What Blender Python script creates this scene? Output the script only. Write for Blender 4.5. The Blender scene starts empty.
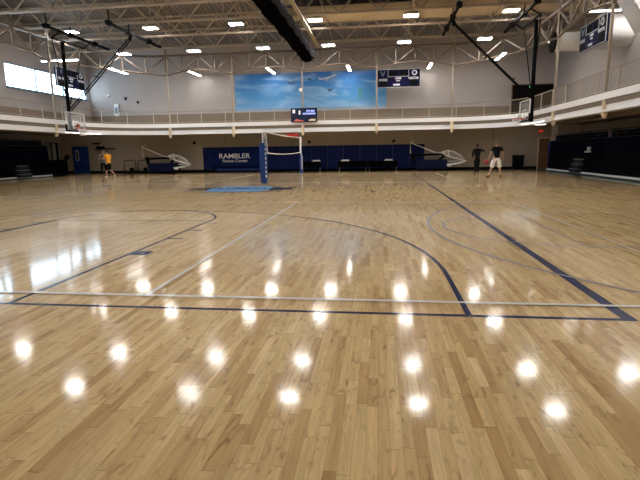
import bpy, bmesh, math, random
from mathutils import Vector, Matrix
random.seed(7)
PI = math.pi
scene = bpy.context.scene
col = scene.collection

# ------------------------------------------------------------------ materials
def mat(name, base=(.5,.5,.5), rough=.5, metal=0., spec=.5, bump=None, var=0., vscale=3., emit=None, estr=0., coat=0.):
    m = bpy.data.materials.new(name); m.use_nodes = True
    nt = m.node_tree; b = nt.nodes['Principled BSDF']
    b.inputs['Base Color'].default_value = (*base, 1)
    b.inputs['Roughness'].default_value = rough
    b.inputs['Metallic'].default_value = metal
    b.inputs['Specular IOR Level'].default_value = spec
    b.inputs['Coat Weight'].default_value = coat
    tc = nt.nodes.new('ShaderNodeTexCoord')
    if var > 0:
        n = nt.nodes.new('ShaderNodeTexNoise'); n.inputs['Scale'].default_value = vscale; n.inputs['Detail'].default_value = 4
        nt.links.new(tc.outputs['Object'], n.inputs['Vector'])
        mx = nt.nodes.new('ShaderNodeMix'); mx.data_type = 'RGBA'
        mx.inputs[6].default_value = (*[c*(1-var) for c in base], 1)
        mx.inputs[7].default_value = (*[min(1, c*(1+var)) for c in base], 1)
        nt.links.new(n.outputs['Fac'], mx.inputs[0]); nt.links.new(mx.outputs[2], b.inputs['Base Color'])
    if bump:
        n = nt.nodes.new('ShaderNodeTexNoise'); n.inputs['Scale'].default_value = bump[0]
        nt.links.new(tc.outputs['Object'], n.inputs['Vector'])
        bp = nt.nodes.new('ShaderNodeBump'); bp.inputs['Strength'].default_value = bump[1]; bp.inputs['Distance'].default_value = .02
        nt.links.new(n.outputs['Fac'], bp.inputs['Height']); nt.links.new(bp.outputs['Normal'], b.inputs['Normal'])
    if emit:
        b.inputs['Emission Color'].default_value = (*emit, 1); b.inputs['Emission Strength'].default_value = estr
    return m

def wall_mat(name, c, mortar):
    # painted concrete block: brick joints driven by object coordinates
    m = mat(name, c, .75, spec=.25)
    nt = m.node_tree; b = nt.nodes['Principled BSDF']
    tc = nt.nodes.new('ShaderNodeTexCoord'); sp = nt.nodes.new('ShaderNodeSeparateXYZ'); nt.links.new(tc.outputs['Object'], sp.inputs[0])
    ad = nt.nodes.new('ShaderNodeMath'); ad.operation = 'ADD'; nt.links.new(sp.outputs[0], ad.inputs[0]); nt.links.new(sp.outputs[1], ad.inputs[1])
    cb = nt.nodes.new('ShaderNodeCombineXYZ'); nt.links.new(ad.outputs[0], cb.inputs[0]); nt.links.new(sp.outputs[2], cb.inputs[1])
    br = nt.nodes.new('ShaderNodeTexBrick'); nt.links.new(cb.outputs[0], br.inputs['Vector'])
    br.inputs['Scale'].default_value = 1; br.inputs['Brick Width'].default_value = .4; br.inputs['Row Height'].default_value = .2
    br.inputs['Mortar Size'].default_value = .006
    br.inputs['Color1'].default_value = (*c, 1); br.inputs['Color2'].default_value = (*[x*.96 for x in c], 1); br.inputs['Mortar'].default_value = (*mortar, 1)
    n = nt.nodes.new('ShaderNodeTexNoise'); n.inputs['Scale'].default_value = .6; n.inputs['Detail'].default_value = 3
    nt.links.new(tc.outputs['Object'], n.inputs['Vector'])
    mr = nt.nodes.new('ShaderNodeMapRange'); mr.inputs[3].default_value = .92; mr.inputs[4].default_value = 1.06
    nt.links.new(n.outputs['Fac'], mr.inputs[0])
    mx = nt.nodes.new('ShaderNodeVectorMath'); mx.operation = 'SCALE'
    nt.links.new(br.outputs['Color'], mx.inputs[0]); nt.links.new(mr.outputs[0], mx.inputs[3])
    nt.links.new(mx.outputs[0], b.inputs['Base Color'])
    return m

ROUGH_A, ROUGH_B = .075, .11
def varnish(m, color, normal=None, rough=None, base=.03, edge=.96, power=5., cap=.48, high=.26):
    # wood or paint under floor varnish: diffuse body, sharp and soft gloss lobes, reflectance rising at grazing angles
    nt = m.node_tree; L = nt.links.new; out = nt.nodes['Material Output']
    for n in list(nt.nodes):
        if n.type == 'BSDF_PRINCIPLED': nt.nodes.remove(n)
    d = nt.nodes.new('ShaderNodeBsdfDiffuse'); g1 = nt.nodes.new('ShaderNodeBsdfGlossy'); g2 = nt.nodes.new('ShaderNodeBsdfGlossy')
    g1.inputs['Roughness'].default_value = .1; g2.inputs['Roughness'].default_value = .24
    if rough is not None: L(rough, g1.inputs['Roughness'])
    if isinstance(color, tuple): d.inputs['Color'].default_value = (*color, 1)
    else: L(color, d.inputs['Color'])
    if normal is not None:
        for n in (d, g2): L(normal, n.inputs['Normal'])
    mg = nt.nodes.new('ShaderNodeMixShader'); mg.inputs[0].default_value = .24; L(g1.outputs[0], mg.inputs[1]); L(g2.outputs[0], mg.inputs[2])
    lw = nt.nodes.new('ShaderNodeLayerWeight'); lw.inputs['Blend'].default_value = .5
    pw = nt.nodes.new('ShaderNodeMath'); pw.operation = 'POWER'; pw.inputs[1].default_value = power; L(lw.outputs['Facing'], pw.inputs[0])
    ma = nt.nodes.new('ShaderNodeMath'); ma.operation = 'MULTIPLY_ADD'; ma.inputs[1].default_value = edge; ma.inputs[2].default_value = base; L(pw.outputs[0], ma.inputs[0])
    mi = nt.nodes.new('ShaderNodeMath'); mi.operation = 'MINIMUM'; mi.inputs[1].default_value = cap; L(ma.outputs[0], mi.inputs[0])
    hg = nt.nodes.new('ShaderNodeMapRange'); hg.interpolation_type = 'SMOOTHSTEP'; hg.inputs[1].default_value = .905; hg.inputs[2].default_value = .950; hg.inputs[4].default_value = high; L(lw.outputs['Facing'], hg.inputs[0])
    ma = nt.nodes.new('ShaderNodeMath'); L(mi.outputs[0], ma.inputs[0]); L(hg.outputs[0], ma.inputs[1])
    mx = nt.nodes.new('ShaderNodeMixShader'); L(ma.outputs[0], mx.inputs[0]); L(d.outputs[0], mx.inputs[1]); L(mg.outputs[0], mx.inputs[2]); L(mx.outputs[0], out.inputs['Surface'])
def paint(name, c, edge=.9, cap=.46):
    m = bpy.data.materials.new(name); m.use_nodes = True; varnish(m, c, edge=edge, cap=cap, high=.0); return m

def floor_mat():
    m = bpy.data.materials.new('maple_floor'); m.use_nodes = True; nt = m.node_tree; L = nt.links.new
    b = nt.nodes['Principled BSDF']
    tc = nt.nodes.new('ShaderNodeTexCoord'); sp = nt.nodes.new('ShaderNodeSeparateXYZ'); L(tc.outputs['Object'], sp.inputs[0])
    def M(op, a, c=None, v=None):
        n = nt.nodes.new('ShaderNodeMath'); n.operation = op
        if isinstance(a, (int, float)): n.inputs[0].default_value = a
        else: L(a, n.inputs[0])
        if c is not None:
            if isinstance(c, (int, float)): n.inputs[1].default_value = c
            else: L(c, n.inputs[1])
        if v is not None: n.inputs[2].default_value = v
        return n.outputs[0]
    def WN(vec):
        n = nt.nodes.new('ShaderNodeTexWhiteNoise'); n.noise_dimensions = '3D'; L(vec, n.inputs['Vector']); return n
    def CX(x, y, z=0.):
        n = nt.nodes.new('ShaderNodeCombineXYZ')
        for i, v in enumerate((x, y, z)):
            if isinstance(v, (int, float)): n.inputs[i].default_value = v
            else: L(v, n.inputs[i])
        return n.outputs[0]
    W = .062
    xs = M('DIVIDE', sp.outputs[0], W); xi = M('FLOOR', xs); xf = M('FRACT', xs)
    off = M('MULTIPLY', WN(CX(xi, 3.3)).outputs['Value'], 9.)
    ys = M('DIVIDE', M('ADD', sp.outputs[1], off), .62); yi0 = M('FLOOR', ys)
    # jitter each board end so lengths differ
    jit = M('MULTIPLY', WN(CX(xi, yi0, 7.)).outputs['Value'], .7)
    ysj = M('ADD', M('FRACT', ys), jit)
    yi = M('ADD', yi0, M('GREATER_THAN', ysj, 1.))
    yf = M('ABSOLUTE', M('SUBTRACT', ysj, 1.))
    rnd = WN(CX(xi, yi, 1.))
    ramp = nt.nodes.new('ShaderNodeValToRGB'); e = ramp.color_ramp.elements
    e[0].position = 0; e[0].color = (.48, .30, .125, 1); e[1].position = 1; e[1].color = (.76, .565, .30, 1)
    for p, c in ((.08, (.57, .375, .17, 1)), (.3, (.64, .445, .212, 1)), (.65, (.69, .49, .238, 1)), (.88, (.725, .525, .265, 1))):
        x = e.new(p); x.color = c
    L(rnd.outputs['Value'], ramp.inputs[0])
    # grain and dark streaks, shifted per board
    sh = M('MULTIPLY', rnd.outputs['Value'], 37.)
    gv = CX(M('ADD', M('MULTIPLY', sp.outputs[0], 42.), sh), M('MULTIPLY', sp.outputs[1], 2.6), sh)
    g = nt.nodes.new('ShaderNodeTexNoise'); g.inputs['Scale'].default_value = 1.; g.inputs['Detail'].default_value = 6; g.inputs['Roughness'].default_value = .6; g.inputs['Distortion'].default_value = .5; L(gv, g.inputs['Vector'])
    gr = nt.nodes.new('ShaderNodeMapRange'); gr.inputs[1].default_value = .3; gr.inputs[2].default_value = .72; gr.inputs[3].default_value = 1.14; gr.inputs[4].default_value = .80; L(g.outputs['Fac'], gr.inputs[0])
    kv = CX(M('ADD', M('MULTIPLY', sp.outputs[0], 19.), sh), M('MULTIPLY', sp.outputs[1], 6.5), sh)
    k = nt.nodes.new('ShaderNodeTexNoise'); k.inputs['Scale'].default_value = 1.; k.inputs['Detail'].default_value = 3; k.inputs['Distortion'].default_value = 1.; L(kv, k.inputs['Vector'])
    kr = nt.nodes.new('ShaderNodeMapRange'); kr.inputs[1].default_value = .57; kr.inputs[2].default_value = .76; kr.inputs[3].default_value = 1.; kr.inputs[4].default_value = .35; L(k.outputs['Fac'], kr.inputs[0])
    seam = M('MULTIPLY', M('MULTIPLY', M('GREATER_THAN', xf, .03), .28), 1.)
    seam = M('ADD', seam, .72)
    seamy = M('ADD', M('MULTIPLY', M('GREATER_THAN', yf, .005), .3), .70)
    big = nt.nodes.new('ShaderNodeTexNoise'); big.inputs['Scale'].default_value = .8; L(tc.outputs['Object'], big.inputs['Vector'])
    bg = M('ADD', M('MULTIPLY', big.outputs['Fac'], .25), .875)
    tot = M('MULTIPLY', M('MULTIPLY', gr.outputs[0], bg), M('MULTIPLY', seam, seamy))
    sc = nt.nodes.new('ShaderNodeVectorMath'); sc.operation = 'SCALE'; L(ramp.outputs[0], sc.inputs[0]); L(tot, sc.inputs[3])
    L(sc.outputs[0], b.inputs['Base Color'])
    # polish: slightly uneven varnish
    rn = nt.nodes.new('ShaderNodeTexNoise'); rn.inputs['Scale'].default_value = .9; rn.inputs['Detail'].default_value = 4; L(tc.outputs['Object'], rn.inputs['Vector'])
    rr = nt.nodes.new('ShaderNodeMapRange'); rr.inputs[1].default_value = .35; rr.inputs[2].default_value = .7; rr.inputs[3].default_value = ROUGH_A; rr.inputs[4].default_value = ROUGH_B; L(rn.outputs['Fac'], rr.inputs[0])
    kn = nt.nodes.new('ShaderNodeMix'); kn.data_type = 'RGBA'; kn.inputs[6].default_value = (.23, .115, .045, 1); L(kr.outputs[0], kn.inputs[0]); L(sc.outputs[0], kn.inputs[7])
    bp = nt.nodes.new('ShaderNodeBump'); bp.inputs['Strength'].default_value = .06; bp.inputs['Distance'].default_value = .001
    L(g.outputs['Fac'], bp.inputs['Height'])
    varnish(m, kn.outputs[2], bp.outputs['Normal'], rr.outputs[0])
    return m

def deck_mat():
    return mat('roof_deck_paint', (.23, .205, .195), .6, var=.08, vscale=.5)

def mural_mat():
    m = bpy.data.materials.new('sky_mural'); m.use_nodes = True; nt = m.node_tree; L = nt.links.new
    b = nt.nodes['Principled BSDF']; b.inputs['Roughness'].default_value = .6
    tc = nt.nodes.new('ShaderNodeTexCoord'); sp = nt.nodes.new('ShaderNodeSeparateXYZ'); L(tc.outputs['Object'], sp.inputs[0])
    mr = nt.nodes.new('ShaderNodeMapRange'); mr.inputs[1].default_value = 4.5; mr.inputs[2].default_value = 7.3; L(sp.outputs[2], mr.inputs[0])
    r = nt.nodes.new('ShaderNodeValToRGB'); e = r.color_ramp.elements
    e[0].position = 0; e[0].color = (.27, .50, .74, 1); e[1].position = 1; e[1].color = (.015, .13, .45, 1)
    for p, c in ((.12, (.16, .40, .70, 1)), (.35, (.08, .32, .66, 1)), (.7, (.035, .22, .58, 1))): x = e.new(p); x.color = c
    L(mr.outputs[0], r.inputs[0])
    mp = nt.nodes.new('ShaderNodeMapping'); mp.inputs['Scale'].default_value = (.35, 1, 1.3); mp.inputs['Rotation'].default_value = (0, .25, 0); L(tc.outputs['Object'], mp.inputs['Vector'])
    n = nt.nodes.new('ShaderNodeTexNoise'); n.inputs['Scale'].default_value = 1.1; n.inputs['Detail'].default_value = 7; n.inputs['Distortion'].default_value = .8; L(mp.outputs[0], n.inputs['Vector'])
    c = nt.nodes.new('ShaderNodeMapRange'); c.inputs[1].default_value = .46; c.inputs[2].default_value = .75; c.inputs[3].default_value = 0; c.inputs[4].default_value = .75; L(n.outputs['Fac'], c.inputs[0])
    mx = nt.nodes.new('ShaderNodeMix'); mx.data_type = 'RGBA'; mx.inputs[7].default_value = (.45, .66, .86, 1)
    L(c.outputs[0], mx.inputs[0]); L(r.outputs[0], mx.inputs[6]); L(mx.outputs[2], b.inputs['Base Color'])
    return m

M = {}
M['floor'] = floor_mat()
M['wall'] = wall_mat('painted_block_wall', (.445, .405, .388), (.41, .372, .356))
M['wainscot'] = wall_mat('tan_block_wainscot', (.25, .195, .145), (.225, .175, .13))
M['lowwall'] = wall_mat('beige_lower_wall', (.36, .30, .235), (.33, .275, .215))
M['deck'] = deck_mat()
M['steel'] = mat('cream_painted_steel', (.48, .41, .33), .5, var=.05)
M['truss'] = mat('taupe_painted_steel', (.15, .11, .08), .5, var=.06)
M['fascia'] = mat('white_fascia_paint', (.90, .90, .92), .35, var=.03)
M['soffit'] = mat('track_soffit', (.20, .165, .13), .7)
M['tan'] = mat('tan_duct_paint', (.74, .62, .44), .55, var=.05)
M['duct'] = mat('light_duct_paint', (.74, .72, .71), .5, var=.04)
M['black'] = mat('black_powder_coat', (.004, .004, .005), .7, spec=.06)
M['blackfab'] = mat('black_curtain_vinyl', (.0035, .0035, .004), .9, spec=.0, bump=(6, .5), var=.3, vscale=8)
M['greyfab'] = mat('grey_mesh_fabric', (.03, .03, .037), .9, spec=.03, bump=(30, .4), var=.2, vscale=6)
M['rubber'] = mat('black_vinyl_base', (.005, .005, .005), .8, spec=.05)
M['navy'] = mat('navy_wall_pad_vinyl', (.003, .011, .075), .6, spec=.15, bump=(3, .3), var=.12, vscale=2)
M['navyb'] = mat('navy_banner_cloth', (.0025, .012, .08), .7, spec=.1, var=.08)
M['bleach'] = mat('dark_bleacher_panel', (.003, .003, .0045), .85, spec=.03, var=.15)
M['bleachn'] = mat('navy_bleacher_panel', (.0022, .0026, .009), .85, spec=.03, var=.15)
M['bluepad'] = mat('blue_post_pad_vinyl', (.006, .042, .22), .4)
M['brightblue'] = mat('royal_blue_pad', (.006, .03, .24), .6, spec=.2)
M['white'] = mat('white_paint', (.8, .8, .8), .4)
M['whitefr'] = mat('white_frame', (.72, .72, .70), .4)
M['linewhite'] = paint('white_line_paint', (.80, .76, .70))
M['lineblue'] = paint('navy_line_paint', (.008, .018, .085), .72, .30)
M['linegrey'] = paint('grey_blue_line_paint', (.33, .31, .34))
M['logoblue'] = paint('light_blue_logo_paint', (.17, .34, .62), .5, .30)
M['green'] = paint('green_border_paint', (.02, .075, .06), .3)
M['orange'] = mat('orange_tape', (.75, .25, .1), .4)
M['red'] = mat('red_rim_paint', (.55, .04, .02), .4)
M['net'] = mat('white_net_cord', (.8, .8, .8), .7)
M['ball'] = mat('orange_basketball', (.42, .09, .03), .6, bump=(60, .5))
M['redball'] = mat('red_ball_rubber', (.33, .02, .03), .5)
M['doorblue'] = mat('blue_door_paint', (.008, .04, .20), .5, spec=.3)
M['doorbrown'] = mat('brown_wood_door', (.16, .08, .035), .4, var=.2, vscale=5)
M['steelgrey'] = mat('grey_metal', (.20, .20, .21), .45, metal=.3)
M['recshade'] = mat('recess_shade_dark', (.008, .006, .005), .9, spec=.1)  # near-black colour standing in for the shade inside openings
M['lamp'] = mat('led_lens', (.9, .9, .9), .4, emit=(1, .97, .92), estr=88.)
M['strip'] = mat('strip_lens', (.9, .9, .9), .4, emit=(1, .96, .90), estr=30.)
M['tube'] = mat('soffit_tube_lens', (.8, .8, .8), .4, emit=(1, .97, .90), estr=4.)
M['fill_lens'] = mat('added_fill_lens', (.8, .8, .8), .4, emit=(1, .97, .92), estr=6.)  # lens of the added fill lights under the track
M['exitred'] = mat('exit_sign_red', (.5, .02, .02), .4, emit=(1, .06, .03), estr=.55)
M['exitgreen'] = mat('exit_sign_green', (.02, .4, .1), .4, emit=(.1, .9, .35), estr=.8)
M['signface'] = mat('sign_face', (.16, .02, .02), .5)
M['sb'] = mat('scoreboard_navy', (.005, .006, .05), .5, spec=.1)
M['sbdark'] = mat('scoreboard_digit_panel', (.004, .006, .005), .5, spec=.05)
M['sbwhite'] = mat('scoreboard_lettering', (.75, .76, .85), .4)
M['screen'] = mat('display_screen', (.01, .012, .03), .15, emit=(.02, .03, .09), estr=.3)
M['screenblue'] = mat('display_blue_text', (.2, .25, .6), .3, emit=(.4, .48, 1.), estr=.75)
M['screenwhite'] = mat('display_white_graphic', (.7, .7, .7), .3, emit=(.8, .8, .85), estr=.6)
M['screenred'] = mat('display_red_graphic', (.4, .1, .08), .3, emit=(.5, .12, .1), estr=.35)
M['skin'] = mat('skin', (.42, .24, .16), .55)
M['skindark'] = mat('dark_skin', (.10, .055, .035), .55)
M['yellow'] = mat('yellow_tshirt', (.80, .36, .01), .8)
M['cloth_black'] = mat('black_cloth', (.005, .005, .006), .85, spec=.15)
M['cloth_white'] = mat('white_shorts_cloth', (.78, .76, .74), .8)
M['cloth_grey'] = mat('grey_cloth', (.10, .10, .16), .8)
M['hairdark'] = mat('dark_hair', (.012, .009, .008), .7)
M['hairblond'] = mat('pale_hair', (.20, .14, .095), .7)
M['shoewhite'] = mat('white_shoe', (.7, .7, .72), .5)
M['eyew'] = mat('eye', (.05, .04, .04), .2)
M['basepad'] = mat('dark_navy_base_pad', (.003, .006, .03), .7, spec=.1)
M['hanger'] = mat('tan_column_paint', (.36, .30, .235), .5)
M['matgrey'] = mat('grey_mat_vinyl', (.16, .155, .15), .7)
M['matbrown'] = mat('brown_mat_vinyl', (.10, .08, .06), .7)
M['paper'] = mat('white_paper', (.85, .87, .95), .5)
M['mural'] = mural_mat()
M['rail'] = mat('tan_railing_paint', (.30, .24, .18), .5)
M['plane'] = mat('mural_plane_paint', (.42, .48, .56), .6)
M['muraldark'] = mat('mural_dark_paint', (.03, .07, .16), .6)
M['muralgreen'] = mat('mural_green_paint', (.08, .32, .28), .6)
M['frame_alu'] = mat('aluminium_window_frame', (.18, .26, .32), .4, metal=.3)

def glass_mat(name, col=(1, 1, 1), alpha=.12):
    m = bpy.data.materials.new(name); m.use_nodes = True; nt = m.node_tree
    b = nt.nodes['Principled BSDF']; out = nt.nodes['Material Output']
    b.inputs['Base Color'].default_value = (*col, 1); b.inputs['Roughness'].default_value = .05
    t = nt.nodes.new('ShaderNodeBsdfTransparent'); mx = nt.nodes.new('ShaderNodeMixShader'); mx.inputs[0].default_value = alpha
    nt.links.new(t.outputs[0], mx.inputs[1]); nt.links.new(b.outputs[0], mx.inputs[2]); nt.links.new(mx.outputs[0], out.inputs['Surface'])
    return m
M['glass'] = glass_mat('window_glass', (.8, .9, 1), .06)
M['bbglass'] = glass_mat('backboard_glass', (.8, .85, .9), .16)

# ------------------------------------------------------------------ mesh helpers
class MB:
    def __init__(s): s.v = []; s.f = []
    def add(s, vs, fs):
        o = len(s.v); s.v += [tuple(v) for v in vs]; s.f += [tuple(i+o for i in f) for f in fs]; return s
    def box(s, a, b):
        (x0, y0, z0), (x1, y1, z1) = a, b
        x0, x1 = sorted((x0, x1)); y0, y1 = sorted((y0, y1)); z0, z1 = sorted((z0, z1))
        return s.add([(x0,y0,z0),(x1,y0,z0),(x1,y1,z0),(x0,y1,z0),(x0,y0,z1),(x1,y0,z1),(x1,y1,z1),(x0,y1,z1)],
            [(0,3,2,1),(4,5,6,7),(0,1,5,4),(1,2,6,5),(2,3,7,6),(3,0,4,7)])
    def rbox(s, a, b, r=.02):   # box with chamfered vertical and top edges
        (x0, y0, z0), (x1, y1, z1) = a, b
        x0, x1 = sorted((x0, x1)); y0, y1 = sorted((y0, y1)); z0, z1 = sorted((z0, z1))
        def ring(d, z):
            return [(x0+d+r,y0+d,z),(x1-d-r,y0+d,z),(x1-d,y0+d+r,z),(x1-d,y1-d-r,z),(x1-d-r,y1-d,z),(x0+d+r,y1-d,z),(x0+d,y1-d-r,z),(x0+d,y0+d+r,z)]
        R = [ring(r*.6, z0), ring(0, z0+r), ring(0, z1-r), ring(r*.6, z1)]
        fs = [tuple(range(7, -1, -1))]
        for k in range(3):
            for i in range(8): fs.append((k*8+i, k*8+(i+1) % 8, (k+1)*8+(i+1) % 8, (k+1)*8+i))
        fs.append(tuple(24+i for i in range(8)))
        return s.add([v for q in R for v in q], fs)
    def bar(s, p, q, w=.05, h=None):
        h = h or w; p = Vector(p); q = Vector(q); d = (q-p).normalized()
        up = Vector((0,0,1)) if abs(d.z) < .99 else Vector((0,1,0))
        r = d.cross(up).normalized(); u = r.cross(d)
        vs = [e + r*a*w/2 + u*b*h/2 for e in (p, q) for a, b in ((-1,-1),(1,-1),(1,1),(-1,1))]
        return s.add(vs, [(0,1,2,3),(7,6,5,4),(0,4,5,1),(1,5,6,2),(2,6,7,3),(3,7,4,0)])
    def tube(s, pts, r, n=8, closed=False, r2=None):
        pts = [Vector(p) for p in pts]; N = len(pts); rings = []
        for i, p in enumerate(pts):
            if closed: d = pts[(i+1) % N]-pts[i-1]
            else: d = pts[min(i+1, N-1)]-pts[max(i-1, 0)]
            d.normalize(); up = Vector((0,0,1)) if abs(d.z) < .95 else Vector((0,1,0))
            a = d.cross(up).normalized(); b = a.cross(d)
            rr = r if r2 is None else r+(r2-r)*i/(N-1)
            rings.append([p + (a*math.cos(t)+b*math.sin(t))*rr for t in [2*PI*k/n for k in range(n)]])
        fs = []
        for i in range(N if closed else N-1):
            j = (i+1) % N
            for k in range(n): fs.append((i*n+k, i*n+(k+1) % n, j*n+(k+1) % n, j*n+k))
        if not closed: fs += [tuple(range(n-1, -1, -1)), tuple((N-1)*n+k for k in range(n))]
        return s.add([v for q in rings for v in q], fs)
    def sweep(s, path, prof, closed_prof=True):
        # path: (x,y,nx,ny) with outward normal; prof: (offset along normal, z)
        n = len(prof); vs = []; fs = []
        for x, y, nx, ny in path:
            for o, z in prof: vs.append((x+nx*o, y+ny*o, z))
        for i in range(len(path)-1):
            for k in range(n if closed_prof else n-1):
                fs.append((i*n+k, i*n+(k+1) % n, (i+1)*n+(k+1) % n, (i+1)*n+k))
        if closed_prof: fs += [tuple(range(n-1, -1, -1)), tuple((len(path)-1)*n+k for k in range(n))]
        return s.add(vs, fs)
    def quad(s, *p): return s.add(p, [tuple(range(len(p)))])
    def prism(s, poly, vec):
        n = len(poly); v2 = [tuple(Vector(p)+Vector(vec)) for p in poly]
        return s.add(list(poly)+v2, [tuple(range(n-1, -1, -1)), tuple(range(n, 2*n))]+[(i, (i+1) % n, n+(i+1) % n, n+i) for i in range(n)])
    def ball(s, c, r, nu=16, nv=10, sc=(1,1,1), f=None):
        vs = []; fs = []; c = Vector(c)
        vs.append(c+Vector((0,0,-r*sc[2])))
        for j in range(1, nv):
            t = -PI/2+PI*j/nv
            for i in range(nu):
                a = 2*PI*i/nu; p = Vector((math.cos(t)*math.cos(a), math.cos(t)*math.sin(a), math.sin(t)))
                k = f(p) if f else 1
                vs.append(c+Vector((p.x*sc[0], p.y*sc[1], p.z*sc[2]))*r*k)
        vs.append(c+Vector((0,0,r*sc[2]))); T = len(vs)-1
        for i in range(nu): fs.append((0, 1+(i+1) % nu, 1+i)); fs.append((T, T-nu+i, T-nu+(i+1) % nu))
        for j in range(nv-2):
            for i in range(nu): a = 1+j*nu; fs.append((a+i, a+(i+1) % nu, a+nu+(i+1) % nu, a+nu+i))
        return s.add(vs, fs)
    def build(s, name, m, parent=None, smooth=False, loc=None):
        me = bpy.data.meshes.new(name)
        if loc: s.v = [(x-loc[0], y-loc[1], z-loc[2]) for x, y, z in s.v]
        me.from_pydata([tuple(v) for v in s.v], [], s.f); me.update()
        bm = bmesh.new(); bm.from_mesh(me); bmesh.ops.recalc_face_normals(bm, faces=bm.faces); bm.to_mesh(me); bm.free()
        me.materials.append(m)
        if smooth:
            for p in me.polygons: p.use_smooth = True
        o = bpy.data.objects.new(name, me); col.objects.link(o)
        if parent: o.parent = parent
        elif loc: o.location = loc
        return o
def tag(o, label=None, cat=None, group=None, kind=None):
    if label: o['label'] = label
    if cat: o['category'] = cat
    if group: o['group'] = group
    if kind: o['kind'] = kind
    return o
def empty(name, loc, rz=0, label=None, cat=None, group=None, kind=None):
    o = bpy.data.objects.new(name, None); o.location = loc; o.rotation_euler = (0, 0, rz); o.empty_display_size = .2
    col.objects.link(o); return tag(o, label, cat, group, kind)
def struct(o): o['kind'] = 'structure'; return o
def kids(o): return [c for c in bpy.data.objects if c.parent == o]
def copy_tree(o, loc=None, rz=None, parent=None, label=None):
    c = o.copy(); col.objects.link(c); c.parent = parent
    if loc is not None: c.location = loc
    if rz is not None: c.rotation_euler = (0, 0, rz)
    if label: c['label'] = label
    for ch in kids(o): copy_tree(ch, parent=c)
    return c
def text(name, s, size, m, parent, loc, rot, sx=1, thick=.004, align='CENTER', bold=0):
    cu = bpy.data.curves.new(name, 'FONT'); cu.body = s; cu.size = size; cu.extrude = thick; cu.align_x = align; cu.align_y = 'CENTER'; cu.offset = bold
    t = bpy.data.objects.new(name+'_tmp', cu); col.objects.link(t)
    dg = bpy.context.evaluated_depsgraph_get(); me = bpy.data.meshes.new_from_object(t.evaluated_get(dg)); me.name = name
    bpy.data.objects.remove(t); bpy.data.curves.remove(cu)
    me.transform(Matrix.Diagonal((sx, 1, 1, 1))); me.materials.clear(); me.materials.append(m)
    o = bpy.data.objects.new(name, me); col.objects.link(o); o.parent = parent; o.location = loc; o.rotation_euler = rot
    return o

# ------------------------------------------------------------------ layout constants (metres, camera above the origin)
XL, XR = -19.15, 8.75          # inner edge of the elevated track
YF = 33.4; YN = -1.5
WXL, WXR, WY = -22.7, 12.2, 36.5      # upper walls
LXL, LXR = -25.6, 13.6         # lower walls behind the bleachers
YC = 18.3
def zj(y): return 9.5-.08*abs(y-YC)     # underside of the joists
def zdeck(y): return zj(y)+1.25

# ------------------------------------------------------------------ floor and court markings
FX0, FX1, FY0, FY1 = LXL, LXR, YN, WY
fl = struct(MB().box((FX0, FY0, -.06), (FX1, FY1, 0)).build('floor', M['floor']))
ZL = [.0010]
def ribbon(name, pts, w, m, closed=False):
    ZL[0] += .00025; z = ZL[0]
    pts = [Vector((p[0], p[1])) for p in pts]; N = len(pts); vs = []
    for i, p in enumerate(pts):
        if closed: a, b = pts[i-1], pts[(i+1) % N]
        else: a, b = pts[max(0, i-1)], pts[min(N-1, i+1)]
        d = (b-a).normalized(); n = Vector((-d.y, d.x)); k = 1.
        if 0 < i < N-1 or closed:
            d1 = (p-a).normalized(); n1 = Vector((-d1.y, d1.x)); k = 1/max(.5, n.dot(n1))
        vs += [(*(p+n*w/2*k), z), (*(p-n*w/2*k), z)]
    fs = [(2*i, 2*i+1, 2*((i+1) % N)+1, 2*((i+1) % N)) for i in range(N if closed else N-1)]
    mb = MB(); mb.add(vs, fs); o = mb.build(name, m, fl); return o
def arc(cx, cy, r, a0, a1, n=40): return [(cx+r*math.cos(math.radians(a0+(a1-a0)*i/n)), cy+r*math.sin(math.radians(a0+(a1-a0)*i/n))) for i in range(n+1)]
CX0 = -5.48
# cross court (navy): boundary, lanes, three point lines at both ends
ribbon('boundary_line', [(-13.1, 4.14), (2.11, 4.14), (2.11, 32.55), (-13.1, 32.55)], .065, M['lineblue'], True)
def cross_end(s, y0):
    def T(p): return [(x, y0+s*(y-4.14)) for x, y in p]
    ribbon('three_point_line', T([(CX0+6.27, 4.16), (CX0+6.27, 5.5)]+arc(CX0, 5.5, 6.27, 0, 180, 64)[1:]+[(CX0-6.27, 4.16)]), .055, M['lineblue'])
    ribbon('lane_line', T([(CX0+1.83, 4.16), (CX0+1.83, 9.95)]+arc(CX0, 9.95, 1.83, 0, 180, 36)[1:]+[(CX0-1.83, 9.95), (CX0-1.83, 4.16)]), .05, M['lineblue'])
    ribbon('free_throw_line', T([(CX0-1.83, 9.95), (CX0+1.83, 9.95)]), .045, M['lineblue'])
    for sx in (-1, 1):
        for yy, hh in ((6.55, .26), (7.75, .06), (8.65, .06), (9.55, .06)):
            ribbon('lane_mark', T([(CX0+sx*1.86, yy), (CX0+sx*2.12, yy)]), hh, M['lineblue'])
cross_end(1, 4.14); cross_end(-1, 32.55)
# side courts (thin grey-blue) running left to right
def side_court(yc, sx):
    def T(p): return [(CX0+.1+sx*(x-CX0-.1), y) for x, y in p]
    ribbon('side_court_three_point_line', T([(8.8, yc-6.3), (7.3, yc-6.3)]+list(reversed(arc(7.25, yc, 6.3, 90, 270, 60)))[0:]+[(8.8, yc+6.3)]), .05, M['linegrey'])
    ribbon('side_court_lane_line', T([(8.8, yc-1.88), (3.05, yc-1.88), (3.05, yc+1.88), (8.8, yc+1.88)]), .045, M['linegrey'])
    ribbon('side_court_free_throw_arc', T(arc(3.05, yc, 1.83, 90, 270, 30)), .045, M['linegrey'])
for yc in (9.22, 27.4):
    for s in (1, -1): side_court(yc, s)
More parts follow.
